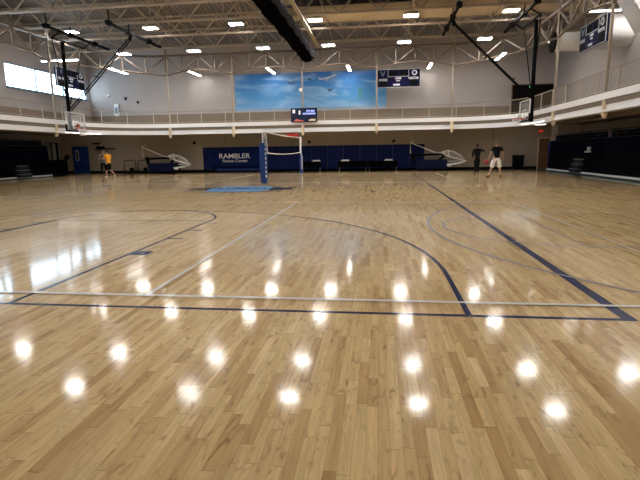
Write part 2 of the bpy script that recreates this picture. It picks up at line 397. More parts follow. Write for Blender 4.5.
# volleyball courts (white)
for y0 in (4.5, 22.6):
    ribbon('volleyball_boundary_line', [(-14.4, y0), (3.58, y0), (3.58, y0+9.1), (-14.4, y0+9.1)], .05, M['linewhite'], True)
    ribbon('volleyball_attack_line', [(-2.38, y0+.03), (-2.38, y0+9.07)], .05, M['linewhite'])
    ribbon('volleyball_attack_line', [(-8.4, y0+.03), (-8.4, y0+9.07)], .05, M['linewhite'])
ribbon('orange_floor_tape', [(-2.8, 13.75), (-2.35, 13.75)], .14, M['orange'])
# centre logo: light blue band with dark script and swashes
LGX, LGY = -5.62, 18.9
def flat_poly(name, pts, m, z):
    mb = MB(); mb.add([(x, y, z) for x, y in pts], [tuple(range(len(pts)))]); return mb.build(name, m, fl)
flat_poly('center_logo_band', [(LGX-1.0, LGY-1.3), (LGX+1.15, LGY-1.3), (LGX+1.3, LGY+.2), (LGX+1.0, LGY+1.45), (LGX-1.1, LGY+1.45), (LGX-1.3, LGY+.2)], M['logoblue'], .0120)
text('center_logo_letters', 'RAMBLER', .95, M['lineblue'], fl, (LGX, LGY+.25, .0125), (0, 0, 0), sx=.55, thick=.0004, bold=.03)
def swash(s, k): return [(LGX+s*(1.25+.95*i/20), LGY+.1+(.9-.035*i)*math.sin(i*.75+k)) for i in range(21)]
for s in (-1, 1):
    for k in (0, 2.4): ribbon('center_logo_swash', swash(s, k), .13, M['lineblue'])
ribbon('center_logo_underline', [(LGX-1.9, LGY-1.1), (LGX-1.0, LGY-1.5), (LGX+1.2, LGY-1.5), (LGX+1.9, LGY-1.1)], .12, M['lineblue'])

# green border in front of the bleachers
for xa, xb in ((10.25, 11.05), (-23.1, -22.5)):
    mb = MB(); mb.add([(xa, YN, .0009), (xb, YN, .0009), (xb, 34.8, .0009), (xa, 34.8, .0009)], [(0,1,2,3)]); mb.build('green_border_strip', M['green'], fl)

# ------------------------------------------------------------------ walls
ZS = 3.0    # track slab underside / wall change
ZW = 4.5    # top of wainscot
f = MB().box((LXL, WY, 0), (LXR, WY+.2, ZS)).build('wall_far', M['lowwall']); struct(f)
MB().box((WXL-.2, WY, ZS), (WXR+.2, WY+.2, ZW)).build('wainscot', M['wainscot'], f)
MB().box((WXL-.2, WY, ZW), (WXR+.2, WY+.2, zdeck(WY)+.3)).build('upper_wall', M['wall'], f)
MB().box((WXL, WY-.03, ZW-.03), (WXR, WY, ZW+.04)).build('ledge', M['wall'], f)
struct(MB().box((LXL, WY-.02, 0), (LXR, WY-.001, .2)).build('baseboard_far', M['rubber']))
# near wall behind the camera
struct(MB().prism([(LXL, YN, 0), (LXR, YN, 0), (LXR, YN, 3), (WXR, YN, 3), (WXR, YN, zdeck(YN)), (WXL, YN, zdeck(YN)), (WXL, YN, 3), (LXL, YN, 3)], (0, -.2, 0)).build('wall_near', M['wall']))
# right walls
r_ = struct(MB().box((LXR, YN, 0), (LXR+.2, WY, ZS)).build('wall_right', M['lowwall']))
MB().box((WXR, YN, ZS), (WXR+.2, WY, ZW)).build('wainscot', M['wainscot'], r_)
MB().prism([(WXR, YN, ZW), (WXR, WY, ZW), (WXR, WY, zdeck(WY)), (WXR, YC, zdeck(YC)), (WXR, YN, zdeck(YN))], (.2, 0, 0)).build('upper_wall', M['wall'], r_)
MB().box((WXR-.03, YN, ZW-.03), (WXR, WY, ZW+.04)).build('ledge', M['wall'], r_)
MB().box((12.07, 35.3, 0), (LXR, WY, ZS)).build('corner_pier', M['wall'], r_)
# left walls with the windows cut out
l_ = struct(MB().box((LXL-.2, YN, 0), (LXL, WY, ZS)).build('wall_left', M['lowwall']))
MB().box((WXL-.2, YN, ZS), (WXL, WY, ZW)).build('wainscot', M['wainscot'], l_)
MB().box((WXL, YN, ZW-.03), (WXL+.03, WY, ZW+.04)).build('ledge', M['wall'], l_)
WZ0, WZ1 = 5.66, 7.14
wins = [(27.9, 36.2), (18.6, 26.4), (9.2, 17.0)]
mb = MB().box((WXL-.2, YN, ZW), (WXL, WY, WZ0))
ys = [YN]+[v for w in sorted(wins) for v in w]+[WY]
for i in range(0, len(ys), 2): mb.box((WXL-.2, ys[i], WZ0), (WXL, ys[i+1], WZ1))
mb.prism([(WXL-.2, YN, WZ1), (WXL-.2, WY, WZ1), (WXL-.2, WY, zdeck(WY)), (WXL-.2, YC, zdeck(YC)), (WXL-.2, YN, zdeck(YN))], (.2, 0, 0))
mb.build('upper_wall', M['wall'], l_)
for k, (a, b) in enumerate(wins):
    w = empty('window_%d' % (k+1), (WXL-.1, a, WZ0), kind='structure')
    L_ = b-a; H = WZ1-WZ0; fr = MB(); t = .07
    fr.box((-.05, 0, 0), (.1, L_, t)).box((-.05, 0, H-t), (.1, L_, H)).box((-.05, 0, 0), (.05, t, H)).box((-.05, L_-t, 0), (.05, L_, H))
    for q in (1/3, 2/3): fr.box((-.04, L_*q-.04, 0), (.04, L_*q+.04, H))
    fr.build('window_frame', M['frame_alu'], w)
    for q in range(3): MB().box((-.008, L_*q/3+.05, t), (.008, L_*(q+1)/3-.05, H-t)).build('pane', M['glass'], w)
    MB().box((.1, -.05, -.06), (.22, L_+.05, 0)).build('window_sill', M['frame_alu'], w)

# ------------------------------------------------------------------ roof deck: ribbed metal sheet, gabled along the middle
dk = MB(); px = .3; xs = []; x = WXL-.3; k = 0
while x < WXR+.3:
    xs += [(x, 0), (x+.17, 0), (x+.2, .07), (x+.27, .07)]; x += px
vs = []; yy = [YN-.2, YC, WY+.2]
for y in yy:
    for a, h in xs: vs.append((a, y, zdeck(y)+h))
n = len(xs); fs = [(j*n+i, j*n+i+1, (j+1)*n+i+1, (j+1)*n+i) for j in range(2) for i in range(n-1)]
dk.add(vs, fs)
m2 = MB(); m2.add([(WXL-.3, YN-.2, zdeck(YN)+.12), (WXR+.3, YN-.2, zdeck(YN)+.12), (WXR+.3, YC, zdeck(YC)+.12), (WXL-.3, YC, zdeck(YC)+.12), (WXR+.3, WY+.2, zdeck(WY)+.12), (WXL-.3, WY+.2, zdeck(WY)+.12)], [(0,1,2,3), (3,2,4,5)])
cl = struct(dk.build('ceiling', M['deck'])); m2.build('roof_sheet', M['deck'], cl)

# ------------------------------------------------------------------ track outline
RC = 4.0
YP = YN+.3
def track_path(r=RC, n=12, off=0.):
    P = [(XL, YP, -1, 0), (XL, YF-r, -1, 0)]
    for i in range(1, n): a = PI-(PI/2)*i/n; P.append((XL+r+r*math.cos(a), YF-r+r*math.sin(a), math.cos(a), math.sin(a)))
    P += [(XL+r, YF, 0, 1), (XR-r, YF, 0, 1)]
    for i in range(1, n): a = PI/2-(PI/2)*i/n; P.append((XR-r+r*math.cos(a), YF-r+r*math.sin(a), math.cos(a), math.sin(a)))
    P += [(XR, YF-r, 1, 0), (XR, YP, 1, 0)]
    return P
TP = track_path()
trk = empty('elevated_running_track', (XL, YF, 0), label='elevated running track with white edge beam around the hall above the court', cat='running track')
trk.location = (0, 0, 0)
# outline of the deck: inner edge, outer rectangle
def ring_fill(z0, z1):
    outer = []
    for x, y, nx, ny in TP:
        if nx == -1 and ny == 0: outer.append((LXL if z0 < 2.99 else WXL, y))
        elif nx == 1 and ny == 0: outer.append((LXR if z0 < 2.99 else WXR, y))
        elif ny == 1: outer.append((x, WY))
        else:
            t = min((( (WXL if nx < 0 else WXR)-x)/nx) if abs(nx) > 1e-6 else 99, (WY-y)/ny if ny > 1e-6 else 99)
            outer.append((x+nx*t, y+ny*t))
    return outer
def slab(z0, z1, m, name):
    o = ring_fill(2.99, z1); n = len(TP); vs = []
    for (x, y, nx, ny), (ox, oy) in zip(TP, o):
        ox = min(max(ox, WXL+.01), WXR-.01); oy = min(oy, WY-.01)
        vs += [(x, y, z0), (x, y, z1), (ox, oy, z1), (ox, oy, z0)]
    fs = [(4*i+k, 4*i+(k+1) % 4, 4*(i+1)+(k+1) % 4, 4*(i+1)+k) for i in range(n-1) for k in range(4)]
    mb = MB(); mb.add(vs, fs); return mb.build(name, m, trk)
slab(3.1, 3.3, M['soffit'], 'slab')
# filler corners and side soffits over the bleacher recesses
MB().box((WXL, 36.45, 3.1), (WXL+3, WY, 3.3)).build('soffit_corner', M['soffit'], trk)
MB().box((LXL, YN, 3.0), (WXL-.2, WY, 3.2)).build('soffit', M['soffit'], l_)
MB().box((WXR+.2, YN, 3.0), (LXR, WY, 3.2)).build('soffit', M['soffit'], r_)
mb = MB()
mb.sweep(TP, [(-.06, 3.3), (-.06, 3.56), (.12, 3.56), (.12, 3.3)])
mb.build('curb', M['fascia'], trk)
mb = MB(); mb.sweep(TP, [(.03, 2.9), (.03, 3.3), (.09, 3.3), (.09, 2.9)]); mb.build('edge_beam_web', M['fascia'], trk)
mb = MB(); mb.sweep(TP, [(-.10, 2.82), (-.10, 2.9), (.3, 2.9), (.3, 2.82)]); mb.build('edge_beam_flange', M['fascia'], trk)

# ------------------------------------------------------------------ positions along the track edge
def at_s(P, s):
    acc = 0
    for a, b in zip(P, P[1:]):
        d = math.hypot(b[0]-a[0], b[1]-a[1])
        if acc+d >= s or b is P[-1]:
            t = (s-acc)/d if d else 0; nx = a[2]+(b[2]-a[2])*t; ny = a[3]+(b[3]-a[3])*t; l = math.hypot(nx, ny)
            return (a[0]+(b[0]-a[0])*t, a[1]+(b[1]-a[1])*t, nx/l, ny/l)
        acc += d
def plen(P): return sum(math.hypot(b[0]-a[0], b[1]-a[1]) for a, b in zip(P, P[1:]))
LT = plen(TP)
# railing
rail = empty('guard_railing', (0, 0, 0), label='thin cream guard railing along the inner edge of the elevated track', cat='railing')
mb = MB(); mb.sweep(TP, [(.0, 4.38), (.0, 4.42), (.04, 4.42), (.04, 4.38)]); mb.build('top_rail', M['rail'], rail)
mb = MB(); mb.sweep(TP, [(.01, 3.64), (.01, 3.665), (.03, 3.665), (.03, 3.64)]); mb.build('bottom_rail', M['steel'], rail)
s = 8.; bal = MB(); k = 0
while s < LT-8:
    x, y, nx, ny = at_s(TP, s); cx, cy = x+nx*.02, y+ny*.02
    if k % 14 == 0: MB().box((cx-.022, cy-.022, 3.56), (cx+.022, cy+.022, 4.38)).build('post', M['steel'], rail)
    else: bal.box((cx-.004, cy-.004, 3.66), (cx+.004, cy+.004, 4.38))
    s += .125; k += 1
bal.build('balusters', M['rail'], rail)

# ring truss above the track edge, arched bottom chord between hangers
ZT0, ZT1 = 6.85, 8.1
def s_of(x=None, y=None, side=None):
    if side == 'L': return y-YP
    base = (YF-RC-YP)+RC*PI/2
    if side == 'F': return base+(x-(XL+RC))
    return base+(XR-RC-XL-RC)+RC*PI/2+(YF-RC-y)
hang = [s_of(y=y, side='L') for y in (5.1, 10.6, 16.1, 21.6, 27.1)]+[s_of(x=x, side='F') for x in (-14.85, -10.2, -5.28, -.25, 4.7)]+[s_of(y=y, side='R') for y in (26.4, 20.7, 15.0, 9.5, 4.0)]
tr = empty('ring_truss', (0, 0, 0), label='taupe steel ring truss above the edge of the running track', cat='truss')
mb = MB(); mb.sweep(TP, [(-.07, ZT1), (-.07, ZT1+.12), (.08, ZT1+.12), (.08, ZT1)]); mb.build('top_chord', M['truss'], tr)
bc = MB(); web = MB()
ends = [hang[0]-5.5]+hang+[hang[-1]+5.5]
for a, b in zip(ends, ends[1:]):
    if b-a < 1: continue
    n = 4 if b-a < 7 else 6; pts = []
    for i in range(n*2+1):
        t = i/(n*2); x, y, nx, ny = at_s(TP, max(0, min(LT, a+(b-a)*t))); z = ZT0+.33*math.sin(PI*t); pts.append((x, y, z, ))
    bc.tube(pts, .06, 6)
    for i in range(n+1):
        x, y, z = pts[2*i]; web.bar((x, y, z), (x, y, ZT1), .075)
        if i < n:
            xn, yn, zn = pts[2*i+2]
            if i % 2 == 0: web.bar((x, y, ZT1), (xn, yn, zn), .085)
            else: web.bar((x, y, z), (xn, yn, ZT1), .085)
bc.build('bottom_chord', M['truss'], tr); web.build('web', M['truss'], tr)
# hangers
far_names = ['left of the mural', 'at the left edge of the mural', 'just right of the hanging display screen', 'beside the far scoreboard', 'between the far scoreboard and the right corner']
hl = {'L': ['on the left side, fifth from the far corner', 'on the left side, fourth from the far corner', 'on the left side, third from the far corner', 'on the left side, second from the far corner', 'crossing the left window, nearest the far left corner'],
      'R': ['on the right side, nearest the far right corner', 'on the right side beside the right scoreboard', 'on the right side, third from the far corner', 'on the right side, fourth from the far corner', 'on the right side, fifth from the far corner']}
names = hl['L']+['on the far side, '+q for q in far_names]+hl['R']
for s, nm in zip(hang, names):
    if 'third' in nm or 'fourth' in nm or 'fifth' in nm: continue
    x, y, nx, ny = at_s(TP, s)
    h = empty('hanger_column', (x, y, 3.0), label='slender cream hanger column '+nm, cat='column', group='hangers carrying the track edge')
    MB().box((-.05, -.05, .0), (.05, .05, 4.0)).build('shaft', M['hanger'], h)
    MB().box((-.075, -.075, 4.0), (-.035, .075, 6.2)).box((.035, -.075, 4.0), (.075, .075, 6.2)).build('upper_channels', M['hanger'], h)
    MB().box((-.09, -.13, -.32), (.09, .0, .3)).box((-.05, -.17, -.42), (.05, -.01, -.3)).build('bracket', M['tan'], h)

# ------------------------------------------------------------------ roof joists
def joist_mesh(parent, y):
    X0, X1 = WXL+.05, WXR-.05; zb = 0; D = 1.2; p = 2.15
    MB().box((X0, -.07, zb), (X1, .07, zb+.11)).build('bottom_chord', M['steel'], parent)
    MB().box((X0, -.06, zb+D-.09), (X1, .06, zb+D)).build('top_chord', M['steel'], parent)
    w = MB(); x = X0; i = 0
    while x+p <= X1+.1:
        w.bar((x, 0, D-.05), (x+p/2, 0, .05), .075); w.bar((x+p/2, 0, .05), (x+p, 0, D-.05), .075)
        if i % 2 == 0: w.bar((x+p/2, 0, .05), (x+p/2, 0, D-.05), .035)
        x += p; i += 1
    w.build('web', M['steel'], parent)
jy = [32.3, 29.9, 27.5, 25.1, 22.7, 20.3, 17.9, 15.5, 13.1, 10.7, 8.3]
ordw = ['nearest the far wall', 'second from the far wall', 'third from the far wall', 'fourth from the far wall', 'fifth from the far wall', 'sixth from the far wall', 'seventh from the far wall', 'eighth from the far wall', 'ninth from the far wall', 'tenth from the far wall', 'eleventh from the far wall']
j0 = empty('roof_joist', (0, jy[0], zj(jy[0])), label='cream open web roof joist crossing the hall, '+ordw[0], cat='joist', group='open web joists under the roof deck')
joist_mesh(j0, jy[0])
for y, w in list(zip(jy, ordw))[1:]: copy_tree(j0, loc=(0, y, zj(y)), label='cream open web roof joist crossing the hall, '+w)
# bridging running from near to far between the joists, each line one thing
for k, (bx, nm) in enumerate([(-17.2, 'above the left hoop'), (-12.0, 'over the folded hoop at far left'), (-7.6, 'left of the rolled curtain'), (-3.05, 'right of the rolled curtain'), (1.65, 'over the middle right'), (6.2, 'above the right hoop')]):
    b = empty('roof_bridging', (bx, 0, 0), label='cream crossed bridging bars between the joists, '+nm, cat='bridging', group='bridging lines in the roof')
    ld = MB(); cr = MB()
    for ya, yb in zip(jy, jy[1:]):
        if yb < 14: break
        ld.bar((0, ya, zj(ya)+.05), (0, yb, zj(yb)+.05), .045)
        cr.bar((0, ya, zj(ya)+.1), (0, yb, zj(yb)+1.1), .04); cr.bar((0, ya, zj(ya)+1.1), (0, yb, zj(yb)+.1), .04)
    ld.build('lower_rod', M['steel'], b); cr.build('crossed_bars', M['truss'] if k % 2 else M['steel'], b)

# ------------------------------------------------------------------ lights
def high_bay(name, loc, label, grp):
    h = empty(name, loc, label=label, cat='ceiling light', group=grp)
    return h
hb = empty('high_bay_light', (0, 0, 0), cat='ceiling light')
mb = MB(); mb.rbox((-.42, -.29, .02), (.42, .29, .11), .02); mb.build('housing', M['white'], hb)
MB().box((-.38, -.25, .014), (.38, .25, .024)).build('lens', M['lamp'], hb)
for q in (-.3, .3): MB().bar((q, 0, .1), (q, 0, .7), .012).build('hanging_wire', M['steelgrey'], hb)
short_wire = [MB().bar((q, 0, .1), (q, 0, .21), .012) for q in (-.3, .3)]
short_wire = [w.build('hanging_wire', M['steelgrey']) for w in short_wire]; short_mesh = [w.data for w in short_wire]
for w in short_wire: bpy.data.objects.remove(w)
xsA = [-17.1, -12.2, -7.55, -3.3, 1.45, 6.3]; xsB = [-18.6, -13.5, -8.3, -3.7, 1.65, 6.95, 12.0-.5]
cols_ = ['leftmost', 'second from the left', 'third from the left', 'fourth from the left', 'fifth from the left', 'sixth from the left', 'seventh from the left']
rows = [(31.9, 8.06, xsA, 'farthest row'), (28.6, 8.75, xsB[:6], 'second farthest row'), (22.8, 9.1, [-19.6, -13.9, -8.5, -3.9, 1.7, 7.2, 11.8], 'third row from the far wall'),
        (19.2, 9.2, [-14.1, -8.5, -3.9, 1.7, 7.3], 'fourth row from the far wall'), (11., 8.7, xsB[:6], 'added fifth row out of view'), (5., 8.2, xsB[:6], 'added row nearest the camera')]  # last two rows are unseen, added to light the near hall
first = True
for (y, z, X, nm) in rows:
    for x, c in zip(X, cols_):
        lab = 'white rectangular ceiling light, %s in the %s' % (c, nm)
        if first: hb.location = (x, y, z); hb['label'] = lab; hb['group'] = 'high bay lights under the roof'; first = False
        else:
            c_ = copy_tree(hb, loc=(x, y, z), label=lab)
            if abs(y-28.6) < .1 and x > -4.5:      # these hang from the duct just above
                for w_, ms_ in zip([q for q in kids(c_) if q.name.startswith('hanging_wire')], short_mesh): w_.data = ms_
# strip lights over the running track
st = empty('strip_light', (0, 0, 0), cat='strip light', group='strip lights over the running track')
mb = MB(); mb.rbox((-1.2, -.11, .015), (1.2, .11, .09), .015); mb.build('housing', M['white'], st)
for a, b in ((-1.17, -.04), (.04, 1.17)): MB().box((a, -.085, 0), (b, .085, .02)).build('lens', M['strip'], st)
for q in (-.9, .9): MB().bar((q, 0, .08), (q, 0, .7), .012).build('hanging_wire', M['steelgrey'], st)
sl = [((-13.4, 34.9, 7.15), PI/2, 'in front of the far wall, left of the mural'), ((-7.75, 34.9, 7.15), PI/2, 'over the left half of the sky mural'), ((-2.2, 34.9, 7.12), PI/2, 'over the right half of the sky mural'), ((3.35, 34.9, 7.12), PI/2, 'in front of the far wall, right of the scoreboard'),
      ((-19.3, 28.3, 7.1), 0, 'by the far left window, partly behind the left scoreboard'), ((-17.93, 32.5, 7.1), PI/2, 'in the far left corner above the track'), ((7.4, 32.5, 7.1), PI/2, 'in the far right corner above the track'), ((9.9, 30.6, 7.35), 1.0, 'on the right side between corner and scoreboard'), ((10.75, 25.2, 7.68), 0, 'just above the right scoreboard')]
for i, (p, rz, nm) in enumerate(sl):
    lab = 'white strip light '+nm
    if i == 0: st.location = p; st.rotation_euler = (0, 0, rz); st['label'] = lab
    else: copy_tree(st, loc=p, rz=rz, label=lab)
# soffit tubes under the track
for i, (a, b, nm) in enumerate([((-18.2, 26.5, 2.78), (-18.0, 29.8, 2.78), 'behind the left hoop'), ((7.9, 28.6, 2.78), (8.05, 25.6, 2.78), 'behind the right hoop'),]):
    t = empty('soffit_light', (a[0], a[1], a[2]), label='slim white tube light under the track edge '+nm, cat='tube light')
    d = Vector(b)-Vector(a)
    MB().bar((0, 0, .03), tuple(d+Vector((0, 0, .03))), .12, .05).build('housing', M['white'], t)
    MB().bar((0, 0, 0), tuple(d), .08, .03).build('lens', M['tube'], t)
tb = [((-20.8, 34.2), 'by the blue door'), ((-14.5, 35.2), 'over the folded hoop at left'), ((-20.6, 30.), 'left of the yellow shirted player'), ((9.6, 34.), 'near the brown door')]  # unseen flush lights, added to brighten the lower wall corners
for i, ((x, y), nm) in enumerate(tb):
    if i not in (0, 2, 3): continue
    t = empty('soffit_light', (x, y, 3.02), label='added flush fill light under the track '+nm, cat='ceiling light')
    MB().box((-1.25, -.2, .0), (1.25, .2, .06)).build('housing', M['white'], t)
    MB().box((-1.2, -.17, -.02), (1.2, .17, .0)).build('lens', M['fill_lens'], t)

# ------------------------------------------------------------------ ducts, curtain
d = empty('rectangular_duct', (-4.6, 29.0, 8.95), label='wide tan rectangular duct crossing high under the roof', cat='duct')
mb = MB(); mb.rbox((0, -.95, .0), (16.6, .95, .42), .04)
mb.build('casing', M['tan'], d)
for x in (0, 3.2, 6.4, 9.6, 12.8, 16.): MB().box((x, -.98, -.02), (x+.05, .98, .44)).build('seam_flange', M['tan'], d)
mb = MB().tube([(-.2-1.3+.2*i, 0, .3+(.06*(4-i) if i < 4 else 0)) for i in range(8)], .34, 16); mb.build('round_connector', M['tan'], d, True)
d = empty('round_duct', (-4.9, 23.5, 9.35), label='tan round duct end beside the top of the rolled curtain', cat='duct')
mb = MB(); mb.tube([(.1, 2.4, 0), (.05, 1.5, 0), (0, 0, 0), (0, -4, 0)], .5, 20); mb.ball((.1, 2.4, 0), .5, 20, 10, (1, .5, 1)); mb.build('casing', M['tan'], d, True)
d = empty('round_duct', (9.35, 29.0, 7.15), label='grey round duct with a dark open end behind the right scoreboard', cat='duct')
mb = MB(); mb.tube([(0, 0, 0), (2.8, 0, 0)], .49, 28); mb.build('casing', M['duct'], d, True)
mb = MB(); mb.tube([(-.06, 0, 0), (.02, 0, 0)], .55, 28); mb.build('opening_shade', M['recshade'], d)  # solid disc, the shade inside the duct put into its colour
d = empty('round_duct', (10.75, 26.75, 7.15), label='large white round duct drum right of the right scoreboard', cat='duct')
mb = MB(); mb.tube([(0, 0, 0), (.06, 0, 0), (1.3, 0, 0), (1.42, 0, 0)], .78, 32); mb.build('casing', M['duct'], d, True)
d = empty('sloping_duct', (11.35, 24.2, 7.6), label='wide grey duct sloping down to the right wall above the white drum', cat='duct')
MB().bar((-.75, 0, 1.15), (.55, .1, -.85), 1.1, .8).build('casing', M['duct'], d); MB().bar((-.15, .05, .22), (-.12, .05, .17), 1.16, .86).build('seam_flange', M['duct'], d)
# rolled divider curtain
cu = empty('rolled_divider_curtain', (-4.78, 0, 7.72), label='long black rolled divider curtain hanging under the roof from near to far', cat='curtain')
mb = MB(); n = 14; N = 90; vs = []; fs = []
for j in range(N):
    y = 4.+(32.95-4.)*j/(N-1); sg = .04*math.sin(j*1.1)+.03*math.sin(j*2.3+1)
    for i in range(n):
        a = 2*PI*i/n; rx = .47+.03*math.sin(3*a+j*.7); rz_ = .42+sg*1.6
        vs.append((math.cos(a)*rx, y, math.sin(a)*rz_+.02*math.sin(j)))
for j in range(N-1):
    for i in range(n): fs.append((j*n+i, j*n+(i+1) % n, (j+1)*n+(i+1) % n, (j+1)*n+i))
fs += [tuple(range(n)), tuple((N-1)*n+i for i in range(n))]
mb.add(vs, fs); mb.build('rolled_vinyl', M['blackfab'], cu, True)
mb = MB(); vs = []; fs = []
for j in range(N):
    y = 4.+(32.9-4.)*j/(N-1)
    for q in range(5): a = math.radians(-35+q*18); vs.append((math.cos(a)*.52, y, math.sin(a)*.47+.05*math.sin(j*1.1)))
for j in range(N-1):
    for q in range(4): fs.append((j*5+q, j*5+q+1, (j+1)*5+q+1, (j+1)*5+q))
mb.add(vs, fs); mb.build('grey_mesh_fold', M['greyfab'], cu, True)
mb = MB().box((-.07, 4, .42), (.07, 33.0, .56)); mb.build('head_pipe', M['black'], cu)
for k in range(8):
    y = 8+k*3.5
    MB().tube([(math.cos(a)*.47, y, math.sin(a)*.49) for a in [2*PI*i/14 for i in range(14)]], .03, 5, True).build('strap', M['black'], cu)
b = empty('curtain_support_beam', (-4.1, 0, 8.28), label='slim tan beam running beside the rolled black curtain', cat='beam')
MB().box((-.09, 4, -.02), (.09, 33.2, .03)).build('lower_flange', M['tan'], b); MB().box((-.02, 4, .03), (.02, 33.2, .2)).build('web', M['tan'], b)

# ------------------------------------------------------------------ ceiling-hung hoops
def hoop(s, x0, label, ball=False):
    # s = +1 faces +x (left end hoop), -1 faces -x ; x0 = mast position
    y0 = 27.6
    h = empty('ceiling_hung_basketball_hoop', (x0, y0, 3.05), label=label, cat='basketball hoop', group='ceiling hung hoops of the far side court')
    def P(x, y, z): return (s*x, y-y0, z-3.05)
    k = lambda mb, name, m, sm=False: mb.build(name, m, h, sm)
    for xx, nm in ((.75, 'ceiling_rail'), (4.35, 'ceiling_rail')):
        mb = MB(); mb.bar(P(xx, 25.1, 8.32), P(xx, 31.5, 8.32), .12); 
        for yy in (25.4, 27.5, 29.9): mb.bar(P(xx, yy, 8.3), P(xx, yy, zj(yy)+.05), .05); mb.box(P(xx-.13, yy-.16, 8.22), P(xx+.13, yy+.16, 8.44))
        k(mb, nm, M['black'])
    k(MB().tube([P(.25, 26.5, 8.0), P(.25, 29.4, 8.0)], .055), 'hanger_frame', M['black'])
    for yy in (26.5, 29.4): k(MB().tube([P(.75, yy, 8.3), P(.25, yy, 8.0)], .04), 'frame_link', M['black'])
    k(MB().tube([P(.1, 27.6, 8.0), P(.05, 27.6, 2.75)], .105, 10), 'mast', M['black'], True)
    for yy in (26.5, 29.4): k(MB().tube([P(.22, yy, 8.0), P(.12, 27.6+(.12 if yy > 28 else -.12), 4.5)], .03, 6), 'side_stay', M['black'])
    for dy in (-.13, .13): k(MB().tube([P(4.3, 27.75+dy, 8.1), P(.15, 27.6+dy, 4.1)], .036, 8), 'front_brace', M['black'])
    mb = MB(); mb.tube([P(4.35, 27.75, 8.3), P(4.2, 27.75, 7.95)], .11)
    k(mb, 'brace_joint', M['black']); k(MB().bar(P(2.0, 27.4, 6.0), P(2.0, 28., 6.), .05), 'brace_cross_bar', M['black']); k(MB().bar(P(1.1, 27.35, 5.1), P(1.1, 27.9, 5.1), .06), 'brace_cross_bar', M['black'])
    # backboard
    xb = .42; W = .915; z0, z1 = 2.92, 3.99
    k(MB().box(P(xb-.008, y0-W+.03, z0+.03), P(xb+.008, y0+W-.03, z1-.03)), 'backboard_glass', M['bbglass'])
    fr = MB(); t = .045
    fr.box(P(xb-.03, y0-W, z0), P(xb+.03, y0+W, z0+t)).box(P(xb-.03, y0-W, z1-t), P(xb+.03, y0+W, z1)).box(P(xb-.03, y0-W, z0), P(xb+.03, y0-W+t, z1)).box(P(xb-.03, y0+W-t, z0), P(xb+.03, y0+W, z1))
    k(fr, 'backboard_frame', M['whitefr'])
    sq = MB(); a, b, c, d_ = y0-.3, y0+.3, 3.05, 3.5; t = .05; xq = xb+.012
    sq.box(P(xq, a, c), P(xq+.004, b, c+t)).box(P(xq, a, d_-t), P(xq+.004, b, d_)).box(P(xq, a, c), P(xq+.004, a+t, d_)).box(P(xq, b-t, c), P(xq+.004, b, d_))
    k(sq, 'target_square', M['white'])
    pd = MB(); pd.box(P(xb-.05, y0-W-.03, z0-.06), P(xb+.05, y0+W+.03, z0+.03)).box(P(xb-.05, y0-W-.03, z0), P(xb+.05, y0-W+.02, z0+.35)).box(P(xb-.05, y0+W-.02, z0), P(xb+.05, y0+W+.03, z0+.35))
    k(pd, 'backboard_padding', M['black'])
    mb = MB(); mb.bar(P(.05, y0, 3.05), P(xb, y0, 3.05), .18, .2); mb.bar(P(.08, y0, 3.9), P(xb-.03, y0-.6, 3.9), .05); mb.bar(P(.08, y0, 3.9), P(xb-.03, y0+.6, 3.9), .05); k(mb, 'backboard_bracket', M['black'])
    rc = (xb+.38, y0)
    rim = MB(); rim.tube([P(rc[0]+.228*math.cos(a), rc[1]+.228*math.sin(a), 3.05) for a in [2*PI*i/24 for i in range(24)]], .014, 6, True)
    rim.box(P(xb+.03, y0-.09, 2.98), P(xb+.16, y0+.09, 3.07)); rim.bar(P(xb+.1, y0-.07, 3.0), P(xb+.22, y0-.19, 3.04), .025); rim.bar(P(xb+.1, y0+.07, 3.0), P(xb+.22, y0+.19, 3.04), .025)
    r = k(rim, 'rim', M['red'])
    nt_ = MB()
    for i in range(12):
        for sg in (1, -1):
            pts = []
            for q in range(5):
                a = 2*PI*(i+sg*q*.5)/12; rr = .225-.028*q if q < 4 else .13
                pts.append(P(rc[0]+rr*math.cos(a), rc[1]+rr*math.sin(a), 3.04-.105*q))
            nt_.tube(pts, .009, 4)
    nt_.build('net', M['net'], r)
    return h
hoop(1, -18.65, 'ceiling hung basketball hoop at the left end with a ball at its rim')
hoop(-1, 8.1, 'ceiling hung basketball hoop at the right end, before the dark doorway')
def basketball(loc, m, label, r=.12):
    b = empty('basketball', loc, label=label, cat='ball')
    MB().ball((0,0,0), r, 24, 16).build('shell', m, b, True)
    s_ = MB()
    for ax in range(3):
        s_.tube([(r*1.002*(math.cos(a) if ax != 0 else 0), r*1.002*(math.sin(a) if ax == 0 else (math.sin(a) if ax == 2 else 0)), r*1.002*(math.cos(a) if ax == 0 else (math.sin(a) if ax == 1 else 0))) for a in [2*PI*i/24 for i in range(24)]], .003, 4, True)
    s_.build('seam', M['black'], b)
basketball((-17.93, 27.35, 3.2), M['ball'], 'orange basketball bouncing at the rim of the left hoop')

